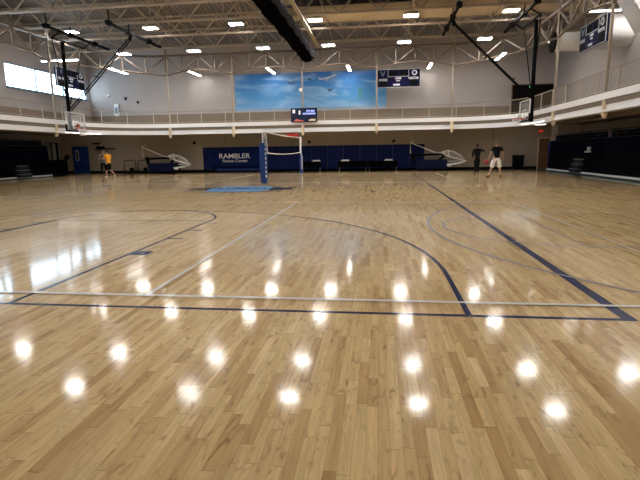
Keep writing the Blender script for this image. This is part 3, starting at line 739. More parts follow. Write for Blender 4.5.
# ------------------------------------------------------------------ volleyball net
def vb_post(y, inward, label, padh, padw):
    p = empty('volleyball_post', (-5.4, y, 0), label=label, cat='net post', group='volleyball net posts')
    MB().tube([(0,0,0), (0,0,2.5)], .032, 12).build('pole', M['white'], p, True)
    mb = MB(); n = 8; a0 = .0
    mb.rbox((-padw, -.10, .02), (padw, .10, padh), .04); mb.build('pad', M['bluepad'], p)
    for k in range(8):
        z = .3+k*(padh-.45)/7; MB().box((padw-.06, -.108, z), (padw-.015, -.1, z+.12)).build('pad_letter_mark', M['white'], p)
    MB().tube([(0,0,0), (0,0,.015)], .16, 16).build('floor_plate', M['steelgrey'], p)
    mb = MB(); mb.box((.03, -.04, 1.95), (.11, .04, 2.05)); mb.tube([(.11,0,2.), (.2,0,2.), (.2,0,1.9)], .012, 6); mb.build('crank', M['steelgrey'], p)
    return p
vb_post(22.15, 1, 'nearer volleyball net post in a blue pad beside the centre logo', 1.9, .165)
vb_post(33.05, -1, 'farther volleyball net post in a blue pad before the far wall pads', 1.25, .11)
nt = empty('volleyball_net', (-5.4, 22.2, 0), label='white taped volleyball net strung between the two blue padded posts', cat='net')
L0, L1 = .1, 10.75
def sag(t, z, a): return (0, L0+(L1-L0)*t, z-a*4*t*(1-t))
mb = MB(); mb.tube([sag(i/20, 2.43, .06) for i in range(21)], .036, 6); mb.build('top_tape', M['white'], nt)
mb = MB(); mb.tube([sag(i/20, 1.45, .10) for i in range(21)], .028, 6); mb.build('bottom_tape', M['white'], nt)
mb = MB(); mb.bar((0, .75, 1.42), (0, .55, 2.42), .06); mb.build('side_tape', M['white'], nt)
mb = MB(); mb.bar((0, 10.5, 1.42), (0, 10.5, 2.42), .06); mb.build('side_tape', M['white'], nt)
mb = MB()
for i in range(1, 104):
    t = i/104; a = sag(t, 2.41, .06); b = sag(t, 1.46, .10); mb.bar(a, b, .003)
for k in range(1, 9):
    z = 1.45+.98*k/9; mb.bar(sag(0, z, 0), sag(.5, z, .08), .003); mb.bar(sag(.5, z, .08), sag(1, z, 0), .003)
mb.build('mesh', M['black'], nt)
mb = MB(); mb.bar((0, .0, 2.46), (0, .5, 2.43), .02); mb.bar((0, .0, 1.42), (0, .7, 1.45), .02)
for k in range(5): mb.bar((0, .05, 1.3-.2*k), (0, .32, 1.28-.2*k), .018)
mb.bar((.0, .33, 2.4), (0, .33, .35), .02); mb.build('lacing_rope', M['white'], nt)

# ------------------------------------------------------------------ far wall dressing
pad = empty('wall_padding', (-13.7, WY-.05, .17), label='long row of navy vinyl wall pads along the far wall', cat='wall padding')
x = 0; k = 0
while x < 16.7:
    w = min(1.22, 16.95-x); MB().rbox((x+.005, -.04, 0), (x+w-.005, .0495, 1.74), .02).build('pad_panel', M['navy'], pad); x += 1.22; k += 1
# banner
bn = empty('fitness_center_banner', (-11.0, 36.05, 0), label='navy banner lettered RAMBLER Fitness Center before the wall pads', cat='banner')
MB().rbox((-2.0, -.04, .42), (2.0, .04, 1.78), .02).build('banner_cloth', M['navyb'], bn)
for xx in (-1.7, 1.7): MB().box((xx-.03, -.03, 0), (xx+.03, .03, .42)).box((xx-.05, -.25, 0), (xx+.05, .25, .04)).build('foot', M['black'], bn)
MB().box((-1.5, -.02, .12), (1.9, .02, .28)).build('lower_rail', M['doorblue'], bn)
text('lettering', 'RAMBLER', .50, M['white'], bn, (-.05, -.05, 1.22), (PI/2, 0, 0), sx=1.16, bold=.005)
text('lettering', 'Fitness Center', .30, M['white'], bn, (-.0, -.05, .86), (PI/2, 0, 0), sx=1.12, bold=.0)
# tables
tabs = [(-5.1, 1.6, 'white papers on it, nearest the volleyball net'), (-3.1+1.1, 2.2, 'white papers at its left end'), (.2, 2.2, 'a bright white card at its right half')]
for k, (tx, L_, nm) in enumerate(tabs):
    t = empty('folding_table', (tx, 35.75, 0), label='dark folding table along the far wall pads, '+(nm if k != 0 else 'nearest the volleyball net'), cat='table', group='dark tables below the wall pads')
    MB().rbox((-L_/2, -.35, .72), (L_/2, .35, .76), .01).build('table_top', M['bleach'], t)
    for sx in (-1, 1):
        for sy in (-1, 1): MB().tube([(sx*(L_/2-.12), sy*.28, 0), (sx*(L_/2-.12), sy*.28, .72)], .018, 8).build('leg', M['steelgrey'], t)
    MB().box((-L_/2+.03, -.3, .30), (L_/2-.03, -.28, .72)).build('skirt', M['bleach'], t)
for k, (px_, nm) in enumerate([(-4.65, 'nearest the volleyball net'), (-2.5, 'on the second table from the net'), (.66, 'on the third table from the net')]):
    p = MB(); p.box((-.36, -.13, 0), (.3, .15, .02)); p.box((-.3, .1, .02), (.24, .13, .10)); o = p.build('paper_stack', M['paper'], None, loc=None); o.location = (px_, 35.55, .76)
    tag(o, 'small stack of white papers lying %s' % nm, 'papers', 'papers on the dark tables')
# mural
mu = empty('sky_mural', (0, 0, 0), label='long blue sky mural with clouds and small aircraft on the far wall', cat='mural')
MB().box((-10.9, WY-.03, 4.56), (.42, WY-.001, 7.24)).build('mural_panel', M['mural'], mu)
def mpoly(name, pts, m, x, z, sc=1):
    o = MB(); o.prism([(x+a*sc, WY-.034, z+b*sc) for a, b in pts], (0, .003, 0)); return o.build(name, m, mu)
mpoly('airliner', [(-.75,-.05),(-.6,.0),(-.75,.14),(-.68,.14),(-.5,.05),(.2,.18),(.45,.3),(.62,.32),(.6,.22),(.3,.08),(.1,.02),(-.1,-.14),(-.2,-.14),(-.1,0),(-.45,-.06)], M['plane'], -3.85, 6.72)
mpoly('biplane', [(-.22,-.1),(-.1,0),(-.25,.05),(-.2,.1),(0,.04),(.25,.14),(.28,.1),(.05,-.03),(.0,-.12),(-.1,-.12)], M['muraldark'], -3.65, 5.95)
mpoly('glider', [(-.25,-.02),(-.05,.05),(.2,-.05),(.22,-.1),(0,-.06),(-.2,-.1)], M['plane'], -3.3, 5.62)
mpoly('biplane', [(-.3,0),(-.1,.06),(0,.0),(.15,.08),(.3,.05),(.1,-.06),(-.1,-.08)], M['muraldark'], -6.6, 6.55)
mpoly('biplane', [(-.2,0),(0,.08),(.15,.02),(.2,.1),(.1,-.08)], M['muraldark'], -5.2, 6.72)
mpoly('flying_figure', [(-.12,-.5),(-.04,-.5),(0,-.1),(.05,-.5),(.13,-.5),(.1,.0),(.2,.15),(.1,.18),(.04,.1),(.05,.28),(-.05,.28),(-.04,.1),(-.14,.2),(-.2,.16),(-.1,0)], M['muralgreen'], .42-1.9, 5.75)
# dark doorway on the track level in the right far corner
dw = empty('track_level_doorway', (10.55, WY-.02, 3.3), label='dark doorway opening with a green exit sign in the far right corner above the track', cat='doorway')
MB().box((-1.3, -.015, 0), (1.45, .01, 2.55)).build('opening_shade', M['recshade'], dw)  # flat panel, the shade of the doorway recess put into its colour
MB().box((-1.36, -.04, 0), (-1.3, .01, 2.6)).box((1.45, -.04, 0), (1.51, .01, 2.6)).box((-1.36, -.04, 2.55), (1.51, .01, 2.61)).build('door_frame', M['doorbrown'], dw)
e = empty('exit_sign', (10.5, WY-.12, 5.72), label='small green exit sign at the top of the dark corner doorway', cat='exit sign')
MB().rbox((-.17, -.03, -.11), (.17, .05, .11), .01).build('housing', M['black'], e)
text('lettering', 'EXIT', .16, M['exitgreen'], e, (0, -.035, 0), (PI/2, 0, 0), bold=.008)
e = empty('exit_sign', (-6.3, 35.0, 2.62), label='red exit sign under the track beside the volleyball net', cat='exit sign')
MB().rbox((-.42, -.03, -.16), (.42, .03, .16), .01).build('housing', M['signface'], e); MB().box((-.02, -.02, .16), (.02, .02, .5)).build('stem', M['black'], e)
text('lettering', 'EXIT', .32, M['exitred'], e, (0, -.035, 0), (PI/2, 0, 0), sx=1.2, bold=.012)
e = empty('exit_sign', (11.35, WY-.08, 2.66), label='small red exit sign above the brown door', cat='exit sign')
MB().rbox((-.15, -.02, -.11), (.15, .07, .11), .01).build('housing', M['signface'], e)
text('lettering', 'EXIT', .15, M['exitred'], e, (0, -.025, 0), (PI/2, 0, 0), bold=.008)
# doors
d = empty('door_1', (-23.95, WY-.01, 0), kind='structure')
MB().rbox((-.6, -.05, .02), (.6, -.005, 2.08), .005).build('door_leaf', M['doorblue'], d)
MB().box((-.68, -.06, 0), (-.6, 0, 2.16)).box((.6, -.06, 0), (.68, 0, 2.16)).box((-.68, -.06, 2.08), (.68, 0, 2.16)).build('door_frame', M['doorblue'], d)
MB().box((-.42, -.056, 1.05), (-.14, -.05, 1.85)).build('door_window_frame', M['white'], d); MB().box((-.37, -.062, 1.1), (-.19, -.056, 1.8)).build('door_window', M['greyfab'], d)
MB().bar((.3, -.08, 1.0), (.52, -.08, 1.0), .03).build('door_handle', M['steelgrey'], d)
d = empty('door_2', (11.62, WY-.01, 0), kind='structure')
MB().rbox((-.36, -.05, .02), (.36, -.005, 2.16), .005).build('door_leaf', M['doorbrown'], d)
MB().box((-.42, -.06, 0), (-.36, 0, 2.22)).box((.36, -.06, 0), (.42, 0, 2.22)).box((-.42, -.06, 2.16), (.42, 0, 2.22)).build('door_frame', M['tan'], d)
MB().bar((-.28, -.08, 1.0), (-.12, -.08, 1.0), .03).build('door_handle', M['steelgrey'], d)
# small fittings
o = empty('wall_cabinet', (-20.5, WY-.1, 4.9), label='small white and blue cabinet on the far wall left of the first strip light', cat='wall cabinet')
MB().rbox((-.19, -.02, -.45), (.19, .09, .45), .02).build('case', M['white'], o); MB().box((-.12, -.03, -.25), (.12, -.02, .2)).build('front_window', M['frame_alu'], o)
for (x, z, nm) in [(-21.1, 6.0, 'nearest the far left corner'), (-19.7, 5.75, 'above and right of the wall cabinet'), (-18.7, 5.45, 'farthest right of the left corner')]:
    MBo = MB().rbox((-.09, -.05, -.09), (.09, .05, .09), .02); o = MBo.build('wall_sensor', M['greyfab'] if x > -21 else M['white']); o.location = (x, WY-.06, z)
    tag(o, 'small wall sensor box on the upper far wall, '+nm, 'sensor', 'small boxes on the upper far wall')
o = empty('clock', (-5.35, 33.25, 5.6), label='small round white clock on the hanger above the display screen', cat='clock')
MB().tube([(0, -.03, 0), (0, .03, 0)], .14, 20).build('face', M['white'], o); MB().tube([(.15*math.cos(a), -.03, .15*math.sin(a)) for a in [2*PI*i/20 for i in range(20)]], .012, 5, True).build('bezel', M['black'], o)
for (x, z, nm) in [(-14.35, 2.28, 'left of the lettered banner'), (1.0, 2.15, 'above the right end of the wall pads'), (-5.3, 2.2, 'right of the red exit sign')]:
    o = MB().rbox((-.1, -.06, -.1), (.1, .06, .1), .03).build('wall_speaker', M['black']); o.location = (x, WY-.061, z); tag(o, 'small black speaker on the lower far wall, '+nm, 'speaker', 'small speakers under the track')
for (x, nm) in [(-11.85, 'above the banner'), (2.55, 'above the right end of the wall pads'), (8.1, 'left of the black bin')]:
    o = MB().box((-.02, -.03, 0), (.02, .0, 3.0-(1.95 if x < 3 else .16))).build('wall_joint', M['soffit']); o.location = (x, WY-.001, 1.95 if x < 3 else .16); struct(o); o.name = 'trim_%d' % {-11.85: 1, 2.55: 2, 8.1: 3}[x]

# display screen at the railing
tv = empty('display_screen', (-5.15, 33.15, 3.46), label='wide dark display screen with blue lettering hung on the track railing', cat='screen')
MB().rbox((-.9, -.04, 0), (.9, .06, .93), .02).build('housing', M['black'], tv)
MB().box((-.86, -.045, .05), (.86, -.04, .89)).build('screen_face', M['screen'], tv)
MB().box((-.78, -.05, .6), (-.6, -.045, .83)).build('screen_logo', M['screenwhite'], tv)
MB().ball((-.3, -.05, .7), .07, 10, 8, (1, .1, 1.2)).box((-.36, -.05, .5), (-.24, -.046, .64)).build('screen_figure', M['screenwhite'], tv)
text('screen_text', 'FITNESS', .17, M['screenblue'], tv, (.45, -.05, .72), (PI/2, 0, 0), sx=.95, bold=.01)
MB().box((-.08, -.05, .5), (.78, -.046, .61)).build('screen_text_bar', M['screenblue'], tv)
MB().prism([(-.7, -.05, .06), (.0, -.05, .06), (-.1, -.05, .13), (-.35, -.05, .16), (-.5, -.05, .22), (-.62, -.05, .14)], (0, .004, 0)).build('screen_graphic', M['screenred'], tv)
MB().prism([(.3, -.05, .06), (.8, -.05, .06), (.8, -.05, .2), (.5, -.05, .22), (.35, -.05, .16)], (0, .004, 0)).build('screen_graphic', M['tan'], tv)

# scoreboards
def scoreboard(loc, rz, label):
    s_ = empty('scoreboard', loc, rz, label, 'scoreboard', 'navy scoreboards over the track')
    MB().rbox((-1.45, 0, -.58), (1.45, .16, .58), .02).build('cabinet', M['sb'], s_)
    fr = MB(); fr.box((-1.47, -.01, -.6), (1.47, .02, -.575)).box((-1.47, -.01, .575), (1.47, .02, .6)).box((-1.47, -.01, -.6), (-1.45, .02, .6)).box((1.45, -.01, -.6), (1.47, .02, .6)); fr.build('trim_frame', M['whitefr'], s_)
    b = MB(); a = -.02
    b.box((-.72, a, .1), (-.69, 0, .54)).box((.67, a, .1), (.70, 0, .54)).box((-.72, a, .1), (.70, 0, .13)); b.build('clock_outline', M['sbwhite'], s_)
    for x0, x1, z0, z1 in ((-.64, -.12, .18, .5), (.1, .62, .18, .5), (-1.3, -.8, -.5, -.22), (.78, 1.3, -.5, -.14)): MB().box((x0, -.012, z0), (x1, 0, z1)).build('digit_panel', M['sbdark'], s_)
    MB().prism([(-1.25, a, .48), (-1.17, a, .48), (-1.07, a, .28), (-.97, a, .48), (-.89, a, .48), (-1.03, a, .16), (-1.11, a, .16)], (0, .018, 0)).build('emblem', M['frame_alu'], s_)
    MB().tube([(1.07+.14*math.cos(t), -.01, .34+.14*math.sin(t)) for t in [2*PI*i/20 for i in range(20)]], .045, 6, True).build('emblem', M['sbwhite'], s_)
    text('lettering', 'HOME', .2, M['sbwhite'], s_, (-1.05, -.02, -.1), (PI/2, 0, 0), bold=.012)
    text('lettering', 'VISITOR', .19, M['sbwhite'], s_, (1.0, -.02, -.02), (PI/2, 0, 0), bold=.012)
    for x0, x1, z0, z1 in ((-.22, .18, -.06, .06), (-.15, .1, -.2, -.12), (-.35, .1, -.48, -.36)): MB().box((x0, -.016, z0), (x1, 0, z1)).build('label_plate', M['sbwhite'], s_)
    h = MB()
    for x in (-1.1, 1.1): MB().bar((x, .08, .58), (x, .08, 1.95), .03).build('hanging_rod', M['steelgrey'], s_)
    return s_
scoreboard((1.22, 34.6, 6.33), 0, 'navy scoreboard hanging over the far track at the right end of the mural')
scoreboard((-20.3, 30.75, 6.42), PI/2, 'navy scoreboard hanging before the far left window')
scoreboard((9.9, 25.35, 6.70), -PI/2, 'navy scoreboard hanging over the right track by the white duct')

# ------------------------------------------------------------------ bleachers
def bleacher(name, s, xf, y0, y1, label, steps, ztop=2.0):
    # s=+1: front faces -x at xf, body extends +x ; s=-1 mirrored
    b = empty(name, (xf, y0, 0), label=label, cat='bleachers', group='closed bleacher banks along the side walls')
    L_ = y1-y0
    def B(mb, x0, ya, z0, x1, yb, z1): return mb.box((s*x0, ya, z0), (s*x1, yb, z1))
    mb = MB(); B(mb, .12, 0, .12, 1.25, L_, ztop-.1); mb.build('understructure', M['bleach'], b)
    n = 6
    for k in range(n):
        z = .2+k*(ztop-.3)/n; mb = MB(); h = (ztop-.3)/n
        B(mb, .02*k, 0.02, z+.03, .14, L_-.02, z+h-.02); B(mb, -.05+.02*k, 0, z+h-.02, .2, L_, z+h+.02)
        mb.build('riser_panel', M['bleachn'] if k >= 3 else M['bleach'], b)
    mb = MB(); B(mb, -.06, 0, .05, .0, L_, .15); mb.build('kick_strip', M['whitefr'], b)
    mb = MB()
    nn = int(L_/.9)
    for k in range(nn):
        y = .2+k*.9; B(mb, .25, y, ztop-.1, .29, y+.04, ztop+.33)
    B(mb, .25, .1, ztop+.3, .29, L_-.3, ztop+.34); B(mb, .25, .1, ztop+.1, .29, L_-.3, ztop+.13); mb.build('folded_handrail', M['greyfab'], b)
    mb = MB(); B(mb, .3, .1, ztop-.05, .33, L_-.3, ztop+.26); mb.build('folded_seat_backs', M['bleach'], b)
    for y in steps:
        st_ = MB()
        for k in range(3): B(st_, -.34+.1*k, y-y0-.5, .1+.27*k, .0+.02*k, y-y0+.5, .3+.27*k)
        for_ = st_.build('aisle_step', M['greyfab'], b)
        tr_ = MB()
        for k in range(3): B(tr_, -.36+.1*k, y-y0-.52, .28+.27*k, -.1+.1*k, y-y0+.52, .31+.27*k)
        tr_.build('tread', M['steelgrey'], b)
    return b
bleacher('bleacher_bank', 1, 11.1, 26.2, 33.9, 'closed dark bleacher bank on the right, the farther one with grey aisle steps', [28.7])
bleacher('bleacher_bank', 1, 11.0, 13.0, 25.9, 'closed dark bleacher bank on the right, the one nearer the camera', [])
bleacher('bleacher_bank', -1, -23.1, 17.0, 31.6, 'closed dark bleacher bank along the left wall with grey aisle steps', [28.7], 2.2)
o = MB().rbox((-.04, -.6, 0), (.1, .6, 1.95), .03).build('end_pad', M['brightblue']); o.location = (11.55, 34.6, .0); tag(o, 'bright blue upright pad at the far end of the right bleachers', 'pad')
o = MB(); o.rbox((0, -.14, 0), (.25, .14, .08), .02); o.rbox((.05, -.14, .07), (.22, -.04, .30), .02); o = o.build('small_white_box', M['paper']); o.location = (10.93, 27.6, 1.2)
tag(o, 'small white object lying on a ledge of the right bleachers', 'box')
# stacked folded mats at the far end of the left bleachers
cb = empty('storage_cabinet', (-23.2, 32.65, 0), label='low black storage cabinet between the left bleachers and the blue door', cat='cabinet')
MB().rbox((-1.1, -.95, .02), (0, .95, 1.15), .03).build('body', M['bleach'], cb); MB().rbox((.0, -.93, .05), (.03, -.01, 1.12), .005).build('door', M['bleach'], cb); MB().rbox((.0, .01, .05), (.03, .93, 1.12), .005).build('door', M['bleach'], cb)
ms = empty('stacked_mats', (-23.5, 31.85, 1.15), label='upright grey and brown folded mats standing on the low black cabinet', cat='mats')
for k in range(8):
    y = k*.2; MB().rbox((-.35, y, 0.0), (.1+.05*(k % 2), y+.14, 1.15+.05*(k % 3)), .03).build('mat', [M['matgrey'], M['black'], M['matbrown']][(k*2) % 3], ms)
ex = empty('equipment_stand', (-24.1, 34.2, 0), label='dark tilted stand between the low black cabinet and the blue door', cat='stand')
mb = MB(); mb.tube([(0,0,0), (.1,0,.6), (.5,0,1.25)], .05, 8); mb.rbox((-.3, -.3, 0), (.3, .3, .06), .02); mb.build('post', M['black'], ex)
mb = MB(); mb.tube([(.45,-.05,1.18), (.62,-.05,1.45)], .16, 12); mb.build('head', M['black'], ex)

# ------------------------------------------------------------------ folded portable goals
def goal(x, label):
    g = empty('portable_basketball_goal', (x, 35.2, 0), label=label, cat='basketball goal', group='folded portable goals by the far wall')
    mb = MB(); mb.rbox((.5, -.6, .12), (2.6, .6, .78), .08); mb.build('wheeled_base', M['basepad'], g)
    for xx in (.7, 2.6):
        for yy in (-.5, .5): MB().tube([(xx, yy-.05, .09), (xx, yy+.05, .09)], .09, 14).build('wheel', M['black'], g)
    mb = MB(); mb.bar((.1, 0, 1.1), (2.6, 0, 1.2), .22, .16); mb.bar((.35, 0, .6), (.2, 0, 1.25), .2); mb.bar((2.0, 0, .7), (2.6, 0, 1.2), .14); mb.build('folded_boom', M['black'], g)
    mb = MB(); mb.tube([(.05, -.3, 1.25), (.02, -.3, 2.0), (1.75, -.3, 1.28), (2.7, -.3, 1.22)], .035, 8); mb.build('upper_arm', M['whitefr'], g)
    mb = MB(); mb.tube([(.3, -.2, 2.15), (.02, -.3, 2.0)], .02, 6); mb.tube([(.9, 0, 1.15), (2.3, 0, 1.24)], .06, 8); mb.build('linkage', M['whitefr'], g)
    # backboard folded nearly flat, seen almost edge on
    c = [(2.3, -.55, 1.42), (2.75, -.45, 1.38), (3.85, -.1, .68), (2.55, -.65, .50)]
    fr = MB(); fr.tube([(2.2, -.6, 1.30), (2.55, -.6, 1.42), (3.05, -.55, 1.30), (3.5, -.5, 1.02), (3.85, -.5, .66), (3.3, -.5, .50), (2.5, -.55, .42)], .05, 8)
    fr.tube([(2.55, -.6, 1.42), (2.72, -.6, .98), (3.85, -.5, .66)], .045, 8); fr.tube([(2.2, -.6, 1.30), (2.4, -.6, 1.12), (2.72, -.6, .98)], .04, 8); fr.tube([(2.0, .3, .70), (3.0, 0, .66), (3.85, -.5, .66)], .04, 8); fr.build('backboard_frame', M['whitefr'], g)
    MB().prism([(2.3, -.5, 1.28), (3.05, -.5, 1.22), (3.75, -.45, .68), (2.75, -.5, .95)], (0, .02, 0)).build('backboard', M['bbglass'], g)
    MB().rbox((2.6, -.65, .3), (2.85, -.4, .44), .02).build('rim_bracket', M['whitefr'], g)
    return g
goal(-17.9, 'folded portable basketball goal by the far wall left of the banner')
goal(2.1, 'folded portable basketball goal by the far wall at the right end of the pads')
# two hooped ball racks
for k, (x, nm) in enumerate([(-19.5, 'left one, beside the yellow shirted player'), (-18.35, 'right one, touching the folded goal')]):
    c = empty('equipment_cart', (x, 35.9, 0), label='black pipe hoop equipment cart, '+nm, cat='cart', group='black hooped carts by the far wall')
    MB().tube([(-.48, 0, .08), (-.48, 0, .9), (-.40, 0, 1.02), (.40, 0, 1.02), (.48, 0, .9), (.48, 0, .08)], .03, 8).build('handle_frame', M['black'], c)
    MB().rbox((-.5, -.3, .1), (.5, .3, .16), .02).build('platform', M['black'], c)
    mb = MB(); mb.ball((.12, 0, .3), .17, 16, 10); mb.build('load', M['black'], c, True)
    for sx in (-1, 1):
        for sy in (-1, 1): MB().tube([(sx*.42-.02, sy*.24, .05), (sx*.42+.02, sy*.24, .05)], .05, 12).build('wheel', M['black'], c)
# dark wall equipment near the left players
q = empty('wall_rack', (-21.9, WY-.02, 1.9), label='dark wall mounted shelf with gear behind the yellow shirted player', cat='shelf')
MB().box((-.55, -.4, 0), (1.0, 0, .08)).build('shelf', M['black'], q); MB().box((-.8, -.3, .42), (-.25, 0, .52)).build('upper_shelf', M['black'], q)
mb = MB(); mb.rbox((-.45, -.35, .08), (.1, -.05, .26), .03); mb.bar((-.4, -.02, 0), (-.4, -.3, -.2), .04); mb.build('gear', M['black'], q)
# bin
bb = empty('trash_bin', (9.75, 35.9, 0), label='black square trash bin against the far wall right of the white shorts player', cat='bin')
MB().rbox((-.33, -.3, .0), (.33, .3, .85), .05).build('body', M['black'], bb)
MB().rbox((-.36, -.33, .85), (.36, .33, 1.02), .05).build('lid', M['black'], bb)
MB().box((-.18, -.335, .88), (.18, -.328, .97)).build('flap', M['greyfab'], bb)

# ------------------------------------------------------------------ people
def skin_mesh(name, chains, m, parent, sub=2):
    # chains: list of lists of (x,y,z,r) sharing joints by coordinates
    vs = []; rs = []; es = []; idx = {}
    for ch in chains:
        prev = None
        for p in ch:
            k = tuple(round(c, 4) for c in p[:3])
            if k not in idx: idx[k] = len(vs); vs.append(p[:3]); rs.append(p[3:])
            i = idx[k]
            if prev is not None: es.append((prev, i))
            prev = i
    me = bpy.data.meshes.new(name); me.from_pydata(vs, es, [])
    o = bpy.data.objects.new(name, me); col.objects.link(o)
    md = o.modifiers.new('s', 'SKIN'); md.use_smooth_shade = True
    for i, r in enumerate(rs):
        sv = me.skin_vertices[0].data[i]; sv.radius = (r[0], r[-1]); sv.use_root = (i == 0)
    s2 = o.modifiers.new('d', 'SUBSURF'); s2.levels = sub; s2.render_levels = sub
    dg = bpy.context.evaluated_depsgraph_get(); m2 = bpy.data.meshes.new_from_object(o.evaluated_get(dg)); m2.name = name
    bpy.data.objects.remove(o); m2.materials.clear(); m2.materials.append(m)
    for p in m2.polygons: p.use_smooth = True
    o = bpy.data.objects.new(name, m2); col.objects.link(o); o.parent = parent
    return o
def lerp(a, b, t): return tuple(a[i]+(b[i]-a[i])*t for i in range(3))
def person(loc, rz, label, J, skin, shirt, shorts, shoes, hair, scale=1., long_sleeve=False, long_pants=False, bald=False):
    g = empty('person', loc, rz, label, 'person'); g.scale = (scale,)*3
    D = dict(pel=(0,0,.97), waist=(0,0,1.10), chest=(0,0,1.33), neck=(0,0,1.50), head=(0,.02,1.66),
             hipL=(-.10,0,.93), hipR=(.10,0,.93), kneeL=(-.12,.02,.50), kneeR=(.12,.02,.50), ankL=(-.13,-.02,.09), ankR=(.13,-.02,.09), toeL=(-.15,.17,.035), toeR=(.15,.17,.035),
             shL=(-.19,0,1.43), shR=(.19,0,1.43), elL=(-.25,-.02,1.14), elR=(.25,-.02,1.14), wrL=(-.25,.06,.90), wrR=(.25,.06,.90), faceyaw=0.)
    D.update(J)
    V = lambda k, *r: (*D[k], *r)
    ch = [[V('pel', .14, .10), V('waist', .125, .095), V('chest', .155, .105), V('neck', .06, .06), (*lerp(D['neck'], D['head'], .45), .052, .055)]]
    for s in 'LR':
        ch.append([V('pel', .14, .10), V('hip'+s, .095), (*lerp(D['hip'+s], D['knee'+s], .5), .08), V('knee'+s, .056), (*lerp(D['knee'+s], D['ank'+s], .35), .056), V('ank'+s, .038), (*lerp(D['ank'+s], D['toe'+s], .6), .035)])
        ch.append([V('chest', .155, .105), V('sh'+s, .062), (*lerp(D['sh'+s], D['el'+s], .5), .05), V('el'+s, .04), (*lerp(D['el'+s], D['wr'+s], .35), .04), V('wr'+s, .026)])
    # hands: palm + five fingers
    for s in 'LR':
        w = Vector(D['wr'+s]); d = (w-Vector(D['el'+s])).normalized(); side = d.cross(Vector((0, 0, 1) if abs(d.z) < .8 else (0, 1, 0))).normalized()
        nrm = side.cross(d); palm = w+d*.06
        ch.append([(*w, .026), (*palm, .034, .018)])
        for q, (o_, ln) in enumerate(((-.030, .062), (-.010, .078), (.010, .072), (.030, .055))):
            a = palm+d*.03+side*o_; b_ = a+d*ln*.55+nrm*.012; c = b_+d*ln*.4+nrm*.028
            ch.append([(*palm, .034, .018), (*a, .010), (*b_, .009), (*c, .007)])
        a = w+d*.03-side*.03; b_ = a+d*.035-side*.022
        ch.append([(*palm, .034, .018), (*a, .012), (*b_, .009)])
    body = skin_mesh('body', ch, skin, g)
    # head with nose, brow, ears joined in the body mesh
    hx, hy, hz = D['head']; fy = D['faceyaw']; R = Matrix.Rotation(fy, 3, 'Z'); C = Vector((hx, hy, hz))
    hm = MB()
    def f(p):
        k = 1.
        if p.y > .2 and p.z < -.2: k *= 1-.10*min(1, (p.y-.2))*abs(p.x)*2
        if p.z < -.3: k *= 1-.12*(-p.z-.3)
        return k
    hm.ball((0,0,0), .115, 20, 14, (.70, .86, 1.04), f)
    hm.ball((0, .105, -.012), .02, 8, 6, (.7, 1, 1.3)); hm.ball((0, .085, -.055), .03, 8, 6, (.9, .5, .3))
    for sx in (-1, 1): hm.ball((sx*.083, 0, -.005), .028, 8, 6, (.35, .7, 1))
    vs = [tuple(C+R@Vector(v)) for v in hm.v]; me = body.data
    bm = bmesh.new(); bm.from_mesh(me); nv = [bm.verts.new(v) for v in vs]
    for fc in hm.f:
        q = bm.faces.new([nv[i] for i in fc]); q.smooth = True
    bm.to_mesh(me); bm.free()
    for sx in (-1, 1):
        p = C+R@Vector((sx*.033, .093, .012)); MB().ball(tuple(p), .011, 8, 6).build('eye', M['eyew'], g)
    if hair:
        hh = MB(); hh.ball((0, -.012, .018), .122, 20, 12, (.73, .88, 1.02), lambda p: 1. if (p.z > .15-.9*max(0, -p.y)) else .90)
        hh.v = [tuple(C+R@Vector(v)) for v in hh.v]; hh.build('hair', hair, g, True)
    # clothes
    e = .022
    W = lambda k, *r: (*D[k], *[a+e for a in r])
    sc = [[(*lerp(D['pel'], D['waist'], -.25), .18, .145), (*lerp(D['pel'], D['waist'], -.1), .18, .145), (*lerp(D['pel'], D['waist'], .2), .165, .135), W('waist', .135, .105), W('chest', .158, .112), (*lerp(D['chest'], D['neck'], .8), .11, .10), (*lerp(D['chest'], D['neck'], 1.12), .078, .078)]]
    for s in 'LR':
        if long_sleeve: sc.append([W('chest', .158, .112), W('sh'+s, .064), (*lerp(D['sh'+s], D['el'+s], .5), .075), W('el'+s, .045), (*lerp(D['el'+s], D['wr'+s], .9), .042)])
        else: sc.append([W('chest', .158, .112), W('sh'+s, .064), (*lerp(D['sh'+s], D['el'+s], .62), .078)])
    skin_mesh('shirt', sc, shirt, g)
    pc = [[(*lerp(D['pel'], D['waist'], .35), .15, .12), W('pel', .145, .108)]]
    for s in 'LR':
        if long_pants: pc.append([W('pel', .145, .108), W('hip'+s, .10), (*lerp(D['hip'+s], D['knee'+s], .5), .11), W('knee'+s, .062), (*lerp(D['knee'+s], D['ank'+s], .9), .07)])
        else: pc.append([W('pel', .145, .108), W('hip'+s, .10), (*lerp(D['hip'+s], D['knee'+s], .5), .108), (*lerp(D['hip'+s], D['knee'+s], 1.0), .112), (*lerp(D['hip'+s], D['knee'+s], 1.08), .112)])
    skin_mesh('pants' if long_pants else 'shorts', pc, shorts, g)
    for s in 'LR':
        a = Vector(D['ank'+s]); t = Vector(D['toe'+s]); h = a+(a-t).normalized()*.05; h.z = min(a.z, h.z)-.035
        skin_mesh('shoe', [[(*h, .042), (*lerp(h, t, .5), .046, .04), (*t, .036, .032)]], shoes, g, 1)
    return g
